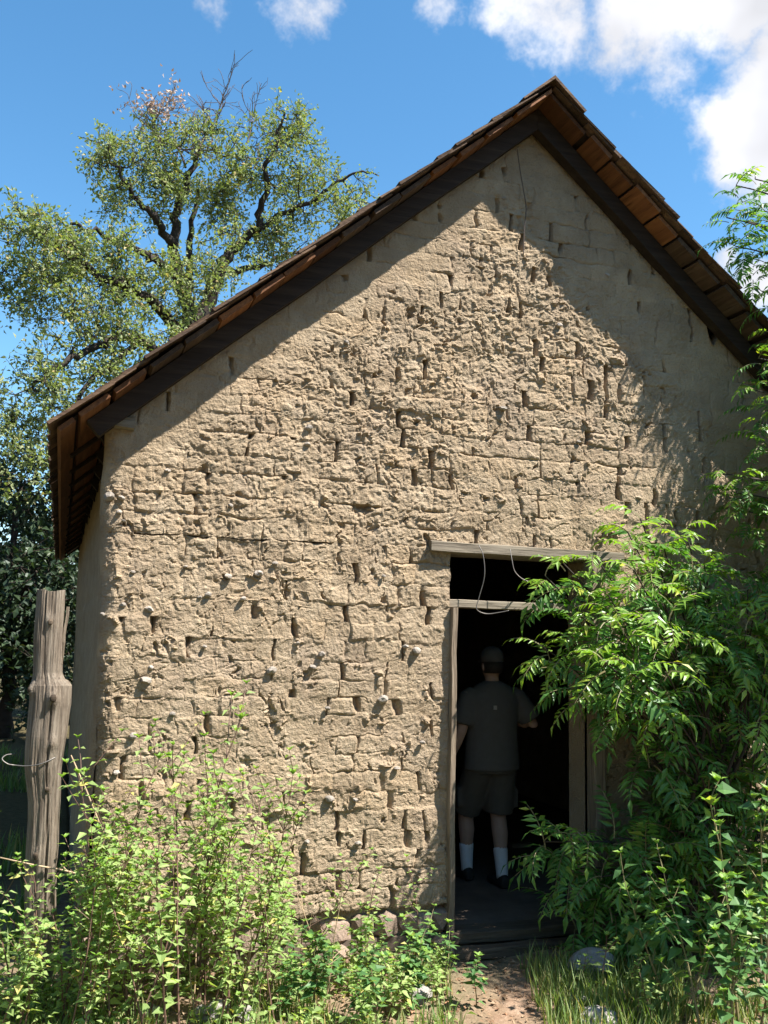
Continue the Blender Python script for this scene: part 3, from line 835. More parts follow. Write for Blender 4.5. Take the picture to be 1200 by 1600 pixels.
# ------------------------------------------------------------------ trees
def tree(name, base, mains, lobes, nclus, leaves_per, leaf_len, mat_leaf, mat_bark, label, cat='tree', trunk_r=.2, seed=1, cl_r=.38, dead=None, group=None, spread=.8):
    r_ = np.random.default_rng(seed)
    root = empty(name, tuple(base)); base = np.array(base, float)
    tag(root, label, cat, group)
    b = MB(); nodes = []; nrad = []
    for pts, r0, r1 in mains:
        pts = [np.array(p, float) - base for p in pts]; fine = []
        for i in range(len(pts) - 1):
            p0, p1, p2, p3 = pts[max(i - 1, 0)], pts[i], pts[i + 1], pts[min(i + 2, len(pts) - 1)]
            for t in np.linspace(0, 1, 5, endpoint=False):
                fine.append(.5 * (2 * p1 + (p2 - p0) * t + (2 * p0 - 5 * p1 + 4 * p2 - p3) * t * t + (3 * p1 - p0 - 3 * p2 + p3) * t ** 3))
        fine.append(pts[-1])
        fine = [p + r_.normal(0, .03, 3) * (0 < i < len(fine) - 1) for i, p in enumerate(fine)]
        rad = np.linspace(r0, r1, len(fine)); b.tube(fine, list(rad), 8)
        for p, rr in zip(fine, rad): nodes.append(p); nrad.append(rr)
    # cluster points inside the lobes
    C = []; w = np.array([l[3] for l in lobes], float); w /= w.sum()
    for _ in range(nclus):
        c, rx, rz, _w = lobes[r_.choice(len(lobes), p=w)][:4]
        d = r_.normal(size=3); d /= np.linalg.norm(d); d = d * r_.uniform(.25, 1) ** .45
        C.append(np.array(c) - base + d * np.array([rx, max(rx * .8, .6), rz]))
    C = np.array(C); N = np.array(nodes); R = np.array(nrad)
    dist = np.array([np.min(np.linalg.norm(N - c, axis=1)) for c in C])
    tips = []
    for i in np.argsort(dist):
        c = C[i]; dd = np.linalg.norm(N - c, axis=1) + .25 * (N[:, 2] > c[2] + .3)
        j = int(np.argmin(dd)); p = N[j]; L = np.linalg.norm(c - p)
        if L < .05: continue
        r0 = min(R[j] * .6, .012 + L * .018); nseg = max(3, int(L / .25))
        side = r_.normal(0, 1, 3) * L * .10
        pts = [p + (c - p) * t + side * math.sin(t * math.pi) + np.array([0, 0, -.06 * L * math.sin(t * math.pi)]) + r_.normal(0, .015, 3) * (0 < t < 1) for t in np.linspace(0, 1, nseg + 1)]
        rad = np.linspace(r0, .006, nseg + 1); b.tube(pts, list(rad), 5, False)
        N = np.concatenate([N, np.array(pts[1:])]); R = np.concatenate([R, rad[1:]])
        tips.append((c, (c - p) / L))
    P = []; D = []; Nn = []
    for c, d in tips:
        k_ = r_.poisson(leaves_per)
        ntw = 6; tw = r_.normal(size=(ntw, 3)) * .8 + d * .5 + np.array([0, 0, .2]); tw /= np.linalg.norm(tw, axis=1, keepdims=True)
        for q_ in range(ntw):
            b.tube([c, c + tw[q_] * cl_r * r_.uniform(.7, 1.1)], [.006, .003], 3, False)
        t = r_.integers(0, ntw, k_); s_ = r_.uniform(.15, 1.1, (k_, 1)) * cl_r
        P.append(c + tw[t] * s_ + r_.normal(0, .045 * spread, (k_, 3))); D.append(tw[t] * .5 + r_.normal(0, .7, (k_, 3))); Nn.append(r_.normal(0, .6, (k_, 3)) + np.array([0, 0, .8]))
    b.build('trunk', mat_bark, root, True)
    P = np.concatenate(P); D = np.concatenate(D); Nn = np.concatenate(Nn)
    ln = leaf_len * r_.uniform(.65, 1.3, len(P))
    V, F = leaf_arrays(P, D, Nn, ln, ln * .55)
    mesh_obj('crown', V, F, mat_leaf, root)
    if dead:
        tb = MB(); DP = []
        def grow(p, d, L, r, lev):
            pts = [p]; n = 5
            for i in range(n):
                d = d + r_.normal(0, .22, 3); d /= np.linalg.norm(d); pts.append(pts[-1] + d * L / n)
            tb.tube(pts, list(np.linspace(r, max(r * .45, .004), n + 1)), 4, False)
            if lev > 0:
                for i in range(2, n + 1):
                    for _ in range(2 if lev > 1 else 1 + (r_.random() < .5)):
                        nd = d + r_.normal(0, .75, 3); nd[2] += .15; nd /= np.linalg.norm(nd)
                        grow(pts[i], nd, L * r_.uniform(.4, .65), r * .55, lev - 1)
            else: DP.append(pts[-1])
        for p, d, L, r in dead: grow(np.array(p) - base, np.array(d, float) / np.linalg.norm(d), L, r, 2)
        tb.build('dead_branch', M['twig'], root, True)
        DP = np.array(DP); sel = DP[(DP[:, 0] < np.percentile(DP[:, 0], 35))]
        if len(sel):
            P = np.repeat(sel, 4, 0) + r_.normal(0, .07, (len(sel) * 4, 3)); V, F = leaf_arrays(P, r_.normal(size=P.shape), r_.normal(size=P.shape), .08, .045)
            mesh_obj('dead_leaf', V, F, M['dead_leaf'], root)['kind'] = 'stuff'
    return root

def lobe(px, py, rx, ry, Y, w):
    c = at(px, py, Y); k_ = np.linalg.norm(c - CAM) / FPX
    return (c, rx * k_, ry * k_, w)
YO = 12.0
T = lambda L, dy=0: [at(x, y, YO + dy + d) for x, y, d in L]
obase = at(300, 470, YO); obase = np.array([obase[0] + .1, YO, 0])
oak_mains = [
    ([obase, obase + (0, 0, 2.2), at(305, 640, YO), at(300, 520, YO)], .30, .21),
    (T([(300, 520, 0), (287, 460, 0), (280, 425, 0), (272, 390, -.1), (275, 340, -.2), (287, 290, -.3), (300, 262, -.3), (312, 235, -.3)]), .14, .035),
    (T([(272, 390, -.1), (255, 365, -.4), (235, 335, -.7), (205, 300, -.9), (180, 260, -1)]), .09, .025),
    (T([(277, 432, 0), (240, 405, -.6), (210, 390, -1.0), (150, 365, -1.4), (110, 350, -1.6)]), .08, .025),
    (T([(300, 520, 0), (330, 457, .2), (345, 415, .2), (360, 395, .2), (395, 365, .1), (407, 335, 0), (415, 275, -.2), (430, 230, -.3), (445, 178, -.3)]), .145, .02),
    (T([(395, 365, .1), (450, 330, -.3), (505, 300, -.6), (545, 272, -.8), (592, 275, -1)]), .06, .012),
    (T([(300, 510, 0), (296, 445, .5), (297, 360, .8), (310, 300, 1)]), .10, .03),
    (T([(302, 540, 0), (240, 470, -.8), (190, 445, -1.2), (140, 420, -1.6), (75, 375, -1.9), (30, 355, -2)]), .11, .02),
    (T([(303, 600, 0), (220, 530, -1), (150, 540, -1.6), (90, 575, -2), (40, 610, -2.2)]), .10, .02),
    (T([(220, 530, -1), (140, 600, -1.6), (95, 680, -2)]), .06, .02),
    (T([(345, 415, .2), (390, 420, .5), (440, 400, .8), (480, 390, 1)]), .07, .02),
]
oak_lobes = [lobe(300, 260, 95, 55, YO - .3, 2.4), lobe(210, 285, 80, 60, YO - .6, 2.0), lobe(400, 320, 85, 60, YO, 2.0), lobe(450, 240, 60, 55, YO - .2, 1.2), lobe(520, 310, 60, 45, YO - .5, 1.3),
             lobe(175, 400, 90, 45, YO - 1, 1.6), lobe(70, 390, 75, 55, YO - 1.8, 2.0), lobe(50, 455, 60, 40, YO - 1.9, 1.1), lobe(160, 500, 85, 50, YO - 1.4, 1.8), lobe(250, 450, 80, 50, YO - .9, 1.2), lobe(120, 580, 85, 55, YO - 1.8, 1.8), lobe(50, 640, 60, 60, YO - 2, 1.5),
             lobe(340, 400, 70, 40, YO - .8, .8), lobe(450, 400, 80, 40, YO + .4, .9), lobe(230, 560, 90, 50, YO - 1.2, 1.6), lobe(445, 190, 35, 25, YO - .3, .35), lobe(40, 730, 55, 45, YO - 2.2, .8)]
tree('oak_tree', obase, oak_mains, oak_lobes, 600, 62, .076, M['oak'], M['bark'], 'large spreading grey-green tree with dead twigs on top behind the roof', seed=4, cl_r=.34, spread=.9,
     dead=[(at(290, 262, YO - .3), (-.45, 0, 1), .85, .024), (at(305, 245, YO - .3), (.25, 0, 1), .85, .022), (at(345, 245, YO - .2), (.9, 0, .6), 1.1, .022), (at(262, 235, YO - .5), (-.5, 0, .6), .8, .016), (at(322, 235, YO - .2), (.55, 0, .8), 1.15, .02), (at(385, 225, YO - .1), (.3, 0, .8), .8, .016), (at(240, 215, YO - .5), (.1, 0, 1), .7, .018)])

def bg_tree(x, y, h, r, label, seed, nclus=150):
    b_ = np.array([x, y, -.05]); rs = random.Random(seed)
    f = lambda dx, dy, z: b_ + np.array([dx, dy, z])
    mains = [([b_, f(.1, 0, h * .25), f(-.05, .1, h * .5), f(.05, 0, h * .85)], .13, .03)]
    for k_ in range(6):
        a = rs.uniform(0, 6.28); z = h * rs.uniform(.15, .6)
        mains.append(([f(.05, 0, z), f(math.cos(a) * r * .45, math.sin(a) * r * .45, z + h * .1), f(math.cos(a) * r * .85, math.sin(a) * r * .85, z + h * .16)], .06, .015))
    lobes = [(f(0, 0, h * .62), r, h * .36, 3), (f(r * .35, -r * .3, h * .36), r * .85, h * .26, 2), (f(-r * .4, -.2, h * .4), r * .8, h * .28, 2), (f(0, -r * .4, h * .2), r * .9, h * .16, 1.6)]
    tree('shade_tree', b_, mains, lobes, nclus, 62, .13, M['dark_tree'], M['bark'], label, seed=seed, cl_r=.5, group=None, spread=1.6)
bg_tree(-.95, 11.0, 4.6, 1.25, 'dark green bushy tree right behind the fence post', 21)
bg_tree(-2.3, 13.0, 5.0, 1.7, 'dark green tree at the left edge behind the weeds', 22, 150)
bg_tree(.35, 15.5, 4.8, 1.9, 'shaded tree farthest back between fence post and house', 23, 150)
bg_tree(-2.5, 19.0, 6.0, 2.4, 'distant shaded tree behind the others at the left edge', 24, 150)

def added_woodland(seed=77):  # unseen ring of trees, added to cut the ambient light on the wall
    r_ = np.random.default_rng(seed); P = []; D = []; Nn = []; L = []; tb = MB()
    for k_ in range(46):
        a = math.radians(r_.uniform(62, 335)); R_ = r_.uniform(15, 24)
        x = 1.5 + R_ * math.sin(a); y = -1.5 + R_ * math.cos(a); h = r_.uniform(6.5, 10); r = r_.uniform(1.8, 2.8)
        tb.tube([np.array([x, y, -.2]), np.array([x + .1, y, h * .4]), np.array([x, y + .1, h * .8])], [.2, .14, .05], 6)
        n = 420; d = r_.normal(size=(n, 3)); d /= np.linalg.norm(d, axis=1, keepdims=True); d *= r_.uniform(.3, 1, (n, 1)) ** .4
        P.append(np.array([x, y, h * .55]) + d * np.array([r, r, h * .47])); D.append(r_.normal(size=(n, 3))); Nn.append(r_.normal(0, .6, (n, 3)) + np.array([0, 0, .8])); L.append(r_.uniform(.35, .8, n))
    P = np.concatenate(P); L = np.concatenate(L)
    V, F = leaf_arrays(P, np.concatenate(D), np.concatenate(Nn), L, L * .7)
    b = MB(); b.v = tb.v; b.f = tb.f; nt_ = len(b.f); base = len(b.v)
    b.v = b.v + [tuple(p) for p in V.tolist()]; b.f = b.f + [tuple(i + base for i in f) for f in F.tolist()]
    o = mesh_obj('added_woodland', b.v, b.f, M['bark']); o.data.materials.append(M['dark_tree'])
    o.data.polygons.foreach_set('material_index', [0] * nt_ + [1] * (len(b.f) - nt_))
    tag(o, 'unseen dark green wood added round the clearing to dim the ambient light', 'wood', None, 'stuff')
added_woodland()

# ------------------------------------------------------------------ pinnate leaves (shrub and young tree right of the door)
def pinnate(npairs, L, lw, curl, young, seed):
    rs = np.random.default_rng(seed)
    pts = []; d = np.array([1., 0, .25]); p = np.zeros(3); n = npairs + 2
    for i in range(n + 1):
        pts.append(p.copy()); d = d + np.array([0, 0, -curl / n]); d /= np.linalg.norm(d); p = p + d * L / n
    P = []; D = []; N = []; Ls = []
    for i in range(2, n):
        t = i / n; c = pts[i]; tg = pts[i + 1] - pts[i - 1]; tg /= np.linalg.norm(tg)
        s = lw * (1 - .55 * abs(t - .5) ** 1.5 * 2) * rs.uniform(.85, 1.12)
        for sg in (-1, 1):
            sd = np.array([0, sg, 0.])
            P.append(c + rs.normal(0, .003, 3)); D.append(sd * .95 + tg * rs.uniform(.3, .6) + np.array([0, 0, rs.uniform(-.45, -.05)])); N.append(np.array([-tg[2], 0, tg[0]]) + rs.normal(0, .22, 3)); Ls.append(s)
    P.append(pts[-1]); D.append(pts[-1] - pts[-2] + np.array([0, 0, -.02])); N.append(np.array([0, 0, 1.])); Ls.append(lw)
    Ls = np.array(Ls)
    V, F = leaf_arrays(P, D, N, Ls, Ls * rs.uniform(.27, .33, len(Ls)), .16, .18, .38)
    b = MB(); b.add(V, F.tolist()); nl = len(b.f)
    b.tube(pts, list(np.linspace(.0035, .0012, len(pts))), 3, False)
    me = bpy.data.meshes.new('leaf'); me.from_pydata(b.v, [], b.f)
    me.materials.append(M['shrub_young_lit' if young else 'shrub']); me.materials.append(M['stem_green'])
    me.polygons.foreach_set('material_index', [0] * nl + [1] * (len(b.f) - nl)); me.update()
    return me
OLD = [pinnate(random.choice([6, 7, 8]), random.uniform(.24, .30), random.uniform(.078, .095), random.uniform(.9, 1.6), False, 100 + i) for i in range(8)]
YNG = [pinnate(random.choice([5, 6, 7]), random.uniform(.15, .20), random.uniform(.055, .07), random.uniform(1.0, 1.8), True, 200 + i) for i in range(5)]

def place_leaf(me, root, p, d, sc, roll=0.0, coll=None):
    d = Vector(d).normalized()
    x = d; z = Vector((0, 0, 1)) - x * x.z
    if z.length < .1: z = Vector((0, -1, .3)) - x * Vector((0, -1, .3)).dot(x)
    z.normalize(); y = z.cross(x)
    M4 = Matrix(((x.x, y.x, z.x, p[0]), (x.y, y.y, z.y, p[1]), (x.z, y.z, z.z, p[2]), (0, 0, 0, 1))) @ Matrix.Rotation(roll, 4, 'X') @ Matrix.Scale(sc, 4)
    if coll is not None: coll.append((me, M4)); return
    o = bpy.data.objects.new('leaf', me); link(o, root); o.matrix_local = M4

def join_leaves(name, lst, root):
    b = MB(); idx = []; mats = [M['shrub'], M['shrub_young_lit'], M['stem_green']]
    for me, M4 in lst:
        base = len(b.v); A = np.array(M4); V = np.empty(len(me.vertices) * 3); me.vertices.foreach_get('co', V); V = V.reshape(-1, 3) @ A[:3, :3].T + A[:3, 3]
        b.v.extend(map(tuple, V.tolist())); yg = me.materials[0] is M['shrub_young_lit']
        for pl in me.polygons:
            b.f.append(tuple(i + base for i in pl.vertices)); idx.append(2 if pl.material_index else (1 if yg else 0))
    o = mesh_obj(name, b.v, b.f, None, root)
    for mt in mats: o.data.materials.append(mt)
    o.data.polygons.foreach_set('material_index', idx); return tag(o, kind='stuff')

def shoots(root, base, tips, nl, young_p, stem_r, rs, stems, leaf_scale=1.0, coll=None, mid=None):
    """tips: list of (tip position local, direction)"""
    for tp, d in tips:
        tp = np.array(tp, float); d = np.array(d, float) / np.linalg.norm(d)
        st = mid(tp) if mid else np.zeros(3)
        c1 = st + (tp - st) * .45 + np.array([0, 0, .12]); pts = []
        for t in np.linspace(0, 1, 8):
            pts.append((1 - t) ** 2 * st + 2 * t * (1 - t) * c1 + t * t * tp)
        stems.tube(pts, list(np.linspace(stem_r, .004, 8)), 5, False)
        ph = rs.uniform(0, 6.28)
        n = nl + rs.choice([-1, 0, 1])
        for k_ in range(n):
            t = k_ / max(1, n - 1)              # 0 = tip, 1 = down the shoot
            p = tp - d * .20 * t; ph += 2.4
            a = np.cross(d, [0, 0, 1.0]); a = a / (np.linalg.norm(a) + 1e-6); b_ = np.cross(a, d)
            rad = a * math.cos(ph) + b_ * math.sin(ph)
            el = .9 - .75 * t
            ld = rad * 1.0 + d * el + np.array([0, 0, rs.uniform(-.1, .25)])
            yg = (t < (.62 if young_p > .8 else .45) and rs.random() < young_p)
            me = rs.choice(YNG if yg else OLD)
            place_leaf(me, root, p, ld, leaf_scale * rs.uniform(.75, 1.1) * (1 if not yg else 1.12), rs.uniform(-.5, .5), coll)

# the shrub by the door
rs = random.Random(11)
sb = np.array([3.0, -.42, 0.0])
shrub = empty('pinnate_shrub', tuple(sb))
tag(shrub, 'big bushy shrub with glossy feathery leaves growing over the right of the doorway', 'shrub')
tips = []
lit = [(852, 900, -.24), (880, 880, -.25), (847, 1010, -.28), (870, 1040, -.3), (905, 960, -.36), (930, 870, -.32), (980, 830, -.4), (1000, 810, -.35), (1035, 850, -.45), (950, 930, -.6), (975, 990, -.75), (1010, 960, -.8),
       (1045, 970, -.85), (1075, 1000, -.8), (940, 1030, -.75), (900, 1080, -.35), (985, 1050, -.85), (1040, 1050, -.85), (1085, 930, -.6), (1020, 900, -.6), (920, 1010, -.42), (960, 1090, -.7), (1100, 880, -.45), (1070, 830, -.3), (990, 890, -.55), (890, 1000, -.36), (1030, 1110, -.8), (1180, 950, -.75), (1165, 985, -.8), (1200, 1010, -.8), (1175, 1060, -.8), (1190, 1130, -.85), (1120, 960, -.55), (1130, 1060, -.6)]
for px, py, Y in lit:
    p = at(px, py, Y) - sb; d = p - np.array([.1, .25, .9]); d = d / np.linalg.norm(d) + np.array([-.1, -.35, .35])
    tips.append((p, d))
low = [(850, 1315, -.35), (885, 1305, -.4), (920, 1315, -.45), (960, 1310, -.5), (990, 1310, -.55), (890, 1360, -.4), (940, 1370, -.5), (1000, 1370, -.55), (900, 1430, -.4), (960, 1430, -.45), (1060, 1300, -.5), (1100, 1250, -.5), (1080, 1180, -.55), (1150, 1200, -.5), (1130, 1320, -.55)]
for px, py, Y in low:
    p = at(px, py, Y) - sb; tips.append((p, (p[0] * .5, -.5, .55)))
stems = MB()
def midp(tp):
    f = np.array([.05 * rs.gauss(0, 1), .04 * rs.gauss(0, 1), 0]); return f + np.array([.25 + tp[0] * .45, tp[1] * .35, max(.0, tp[2] * .62)])
shoots(shrub, sb, tips[:len(lit)], 6, .92, .006, rs, stems, 1.14, None, midp)  # lit shoots get mostly bright young leaves, sunlight put into leaf colour
shoots(shrub, sb, tips[len(lit):], 6, .3, .006, rs, stems, 1.14, None, midp)
for k_ in range(5):
    a = rs.uniform(0, 6.28); e = np.array([math.cos(a) * .3 + .25, math.sin(a) * .2 - .05, rs.uniform(.9, 1.6)])
    stems.tube([np.array([rs.gauss(0, .05), rs.gauss(0, .04), -.06]), e * np.array([.35, .35, .5]), e], [.018, .013, .008], 6, False)
stems.build('stem', M['stem_brown'], shrub, True)
inner = []
tips2 = []
for _ in range(150):
    px = rs.uniform(925, 1290); py = rs.uniform(880, 1480); Y = rs.uniform(-.62, -.1)
    if (px < 960 and py < 1000) or (px < 1030 and 1090 < py < 1290): continue
    p = at(px, py, Y) - sb; tips2.append((p, (rs.gauss(0, .6), rs.uniform(-.8, .1), rs.uniform(.1, .8))))
st2 = MB(); shoots(shrub, sb, tips2, 6, .0, .005, rs, st2, 1.1, inner, midp)
join_leaves('foliage', inner, shrub); st2.build('stem', M['stem_brown'], shrub, True)

# the young tree at the right edge, most of it out of the picture
rs = random.Random(5)
yb = np.array([4.35, -.75, 0.0])
ytree = empty('young_tree', tuple(yb))
tag(ytree, 'tall young tree with pinnate leaves reaching in at the right edge above the eave', 'tree')
tips = []
for px, py, Y in [(1150, 290, -.30), (1180, 280, -.3), (1135, 340, -.32), (1165, 345, -.35), (1195, 330, -.35), (1175, 390, -.35), (1150, 385, -.3), (1195, 410, -.36), (1190, 455, -.34), (1205, 300, -.4), (1185, 560, -.34), (1200, 600, -.34), (1180, 610, -.30), (1205, 520, -.34), (1160, 745, -.3), (1195, 760, -.3), (1200, 700, -.32), (1215, 380, -.4), (1220, 460, -.4), (1225, 640, -.4), (1220, 740, -.4), (1150, 770, -.25), (1130, 740, -.2), (1185, 660, -.3), (1170, 800, -.25), (1200, 830, -.3)]:
    p = at(px, py, Y) - yb; tips.append((p, (-.5, -.15 + rs.gauss(0, .2), .75)))
ys = MB()
trunk_pts = [np.array([0, 0, -.1]), np.array([-.03, .02, .9]), np.array([.02, .05, 1.9]), np.array([-.05, .12, 2.9]), np.array([-.12, .2, 3.8]), np.array([-.18, .25, 4.5])]
ys.tube(trunk_pts, [.045, .04, .034, .026, .018, .008], 8)
def midt(tp):
    z = min(max(tp[2] - .35, .8), 4.3)
    return np.array([np.interp(z, [q_[2] for q_ in trunk_pts], [q_[k_] for q_ in trunk_pts]) for k_ in range(3)])
shoots(ytree, yb, tips, 7, .75, .009, rs, ys, .82, None, midt)
outer = []; tips2 = []
for cen, rad, n_ in (((4.12, -1.25, 2.6), (.72, .5, .8), 125), ((4.55, -.48, 3.2), (.35, .25, .6), 36), ((3.85, -1.75, 2.75), (.5, .3, .5), 34)):
    for _ in range(n_):
        d = np.array([rs.gauss(0, 1), rs.gauss(0, 1), rs.gauss(0, 1)]); d /= np.linalg.norm(d); d *= rs.random() ** .4
        c = np.array(cen) + d * np.array(rad)
        c[0] = max(c[0], -.19 + .8353 * (c[1] + 5) + .32)
        tips2.append((c - yb, (d[0], d[1], .5 + d[2])))
shoots(ytree, yb, tips2, 6, .3, .009, rs, ys, 1.05, outer, midt)
join_leaves('foliage', outer, ytree)
ys.build('trunk', M['stem_brown'], ytree, True)

# ------------------------------------------------------------------ weeds
def weed_variant(seed, H=1.0, broad=False, nside=5):
    r_ = np.random.default_rng(seed)
    st = MB(); P = []; D = []; N = []; Ls = []; tip = []
    def axis(p, d, L, r, ls, lev, n_first=2):
        n = max(4, int(L / .05)); pts = [p]
        for i in range(n):
            d = d + r_.normal(0, .05, 3) + np.array([0, 0, .025]); d /= np.linalg.norm(d); pts.append(pts[-1] + d * L / n)
        st.tube(pts, list(np.linspace(r, max(.0012, r * .3), n + 1)), 4, False)
        ph = r_.uniform(0, 6)
        for i in range(n_first, n + 1):
            t = i / n; ph += math.pi / 2 + r_.normal(0, .25)
            s = ls * (.65 + .6 * math.sin(min(1, t * 1.15) * math.pi) ** .6) * (1 if t < .85 else .75)
            if r_.random() < (.45 if t < .4 else .10): continue
            for sg in (0, math.pi):
                a = ph + sg; dr = np.array([math.cos(a), math.sin(a), 0])
                up = r_.uniform(-.35, .35) + (.9 if t > .88 else 0)
                P.append(pts[i] + dr * .006); D.append(dr + d * up); N.append(np.array([0, 0, 1.]) + dr * .2 + r_.normal(0, .28, 3)); Ls.append(s * r_.uniform(.75, 1.2)); tip.append(t > .84)
                if lev > 0 and t > .2 and r_.random() < .32:
                    axis(pts[i], dr * .6 + np.array([0, 0, .85]), L * r_.uniform(.10, .28), r * .45, ls * .75, lev - 1, 1)
        for _ in range(5):                          # upright tuft at the tip
            a = r_.uniform(0, 6.28); dr = np.array([math.cos(a), math.sin(a), 1.3])
            P.append(pts[-1] - d * .01); D.append(dr); N.append(np.array([-math.cos(a), -math.sin(a), .6])); Ls.append(ls * r_.uniform(.5, .8)); tip.append(True)
    axis(np.zeros(3), np.array([r_.normal(0, .06), r_.normal(0, .06), 1.]), H, .0052 * (1.2 if broad else 1), .074 if broad else .056, 1)
    Ls = np.array(Ls); tip = np.array(tip)
    V, F = leaf_arrays(P, D, N, Ls, Ls * (.72 if broad else .58), .16, .20, .34)
    me = bpy.data.meshes.new('foliage'); me.from_pydata(V.tolist(), [], F.tolist())
    me.materials.append(M['broad' if broad else 'weed']); me.materials.append(M['weed_tip'])
    n = len(P); me.polygons.foreach_set('material_index', np.concatenate([tip, tip]).astype(int)); me.update()
    ms = bpy.data.meshes.new('stem'); ms.from_pydata(st.v, [], st.f); ms.materials.append(M['stem_green' if broad else 'stem_red']); ms.update()
    return ms, me
WV = [weed_variant(300 + i, 1.0) for i in range(9)]
WS = [weed_variant(330 + i, .55) for i in range(6)]
BV = [weed_variant(360 + i, .75, True) for i in range(6)]
def plant(name, var, x, y, h, rot, lean, label, cat, group=None, H=1.0):
    root = empty(name, (x, y, float(gz(x, y)) - .01)); tag(root, label, cat, group)
    s = h / H; sxy = s ** .45 if s < 1 else s ** .6
    root.rotation_euler = (lean[0], lean[1], rot); 
    root.scale = (sxy, sxy, s)
    for nm, me in zip(('stem', 'foliage'), var):
        o = bpy.data.objects.new(nm, me); link(o, root)
rs = random.Random(21)
G1 = ('light green leafy weed in the dense patch in front of the sunlit wall', 'weed', 'weeds in front of the wall')
# individually recognisable weeds: top pixel, depth
spec = [(330, 1098, -.55, 'tallest light green weed, its tip standing highest against the sunlit wall'),
        (275, 1165, -.45, 'tall thin weed just left of the tallest one'),
        (195, 1165, -.45, 'tall weed near the house corner with its tip against the wall'),
        (412, 1185, -.40, 'thin weed with a single tip right of the tallest weed'),
        (150, 1190, -.5, 'leafy weed standing right in front of the house corner'),
        (428, 1248, -.45, 'weed at the right end of the tall weeds by the wall'),
        (478, 1330, -.5, 'low bright tipped weed right of the tall patch'),
        (650, 1325, -.22, 'dark weed in dappled shade against the wall beside the door jamb'),
        (570, 1345, -.35, 'weed against the wall base midway between tall patch and door'),
        (45, 1230, -.45, 'tall weed climbing in front of the fence post')]
for px, py, Y, lab in spec:
    p = at(px, py, Y); g = float(gz(p[0], Y)); 
    plant('weed', WV[rs.randrange(9)], p[0], Y, (p[2] - g) * .985, rs.uniform(0, 6), (rs.gauss(0, .01), rs.gauss(0, .01)), lab, 'weed')
def envelope(px):
    return float(np.interp(px, [-60, 0, 60, 110, 160, 230, 300, 360, 420, 470, 520, 580, 640, 690], [1340, 1345, 1330, 1300, 1230, 1210, 1190, 1200, 1250, 1330, 1370, 1390, 1400, 1440]))
cnt = 0
while cnt < 78:
    px = rs.uniform(-70, 600); Y = rs.uniform(-1.0, -.16)
    if px < 120: Y = rs.uniform(-1.0, .35)
    if px > 450 and rs.random() < .6: continue
    e = envelope(px); py = e + abs(rs.gauss(0, 1)) * 120 + (60 if px > 430 else 25) * rs.random()
    p = at(px, py, Y); g = float(gz(p[0], Y)); h = p[2] - g
    if h < .12 or h > 1.35: continue
    if Y > -.12 and -.05 < p[0] < 4.8: continue
    if abs(p[0] + .2) < .12 and abs(Y + .1) < .12: continue
    if px < 95: lab = ('light green weed in the cluster round the foot of the fence post', 'weed', 'weeds round the fence post')
    elif px < 165: lab = ('light green weed in the gap between fence post and house corner', 'weed', 'weeds between post and house corner')
    elif px < 300: lab = ('light green weed of the dense patch, left of the tallest weed', 'weed', 'weeds left of the tallest weed')
    elif px < 440: lab = ('light green weed of the dense patch, right of the tallest weed', 'weed', 'weeds right of the tallest weed')
    else: lab = ('low light green weed at the wall foot between the dense patch and the door', 'weed', 'weeds between dense patch and door')
    if h > .5: plant('weed', WV[rs.randrange(9)], p[0], Y, h, rs.uniform(0, 6), (rs.gauss(0, .05), rs.gauss(0, .05)), *lab)
    else: plant('weed', WS[rs.randrange(6)], p[0], Y, h, rs.uniform(0, 6), (rs.gauss(0, .08), rs.gauss(0, .08)), *lab, H=.55)
    cnt += 1
for i in range(26):
    px = rs.uniform(430, 700); Y = rs.uniform(-1.05, -.2); p = at(px, 1500, Y)
    if p[0] > 1.95 + .3 * Y: continue
    broadp = rs.random() < .4
    lab = ('low broad leaved plant in the green strip between dense weeds and path', 'plant', 'low broad leaved plants left of the path') if broadp else ('low light green weed at the wall foot between the dense patch and the door', 'weed', 'weeds between dense patch and door')
    h = rs.uniform(.16, .38)
    if broadp: plant('broad_leaved_plant', BV[rs.randrange(6)], p[0], Y, h, rs.uniform(0, 6), (rs.gauss(0, .15), rs.gauss(0, .15)), *lab, H=.75)
    else: plant('weed', WS[rs.randrange(6)], p[0], Y, h, rs.uniform(0, 6), (rs.gauss(0, .12), rs.gauss(0, .12)), *lab, H=.55)
for i in range(22):
    px = rs.uniform(110, 520); Y = rs.uniform(-.9, -.2); p = at(px, 1500, Y); h = rs.uniform(.25, .75); b = MB(); d = np.array([rs.gauss(0, .16), rs.gauss(0, .12), 1.0]); q_ = np.zeros(3); pts = [q_]
    for k_ in range(5): d = d + np.array([rs.gauss(0, .07), rs.gauss(0, .07), 0]); q_ = q_ + d / np.linalg.norm(d) * h / 5; pts.append(q_)
    b.tube(pts, list(np.linspace(.004, .0015, 6)), 4, False)
    for k_ in (2, 3, 4): b.tube([pts[k_], pts[k_] + np.array([rs.gauss(0, .05), rs.gauss(0, .05), rs.uniform(.03, .1)])], [.0018, .001], 3, False)
    o = b.build('dry_stalk', M['stem_red'] if i % 2 else M['dry_stem'], None, True); o.location = (p[0], Y, float(gz(p[0], Y)) - .01)
    tag(o, 'bare dry brown stalk standing among the green weeds by the wall', 'stalk', 'dry stalks among the weeds')
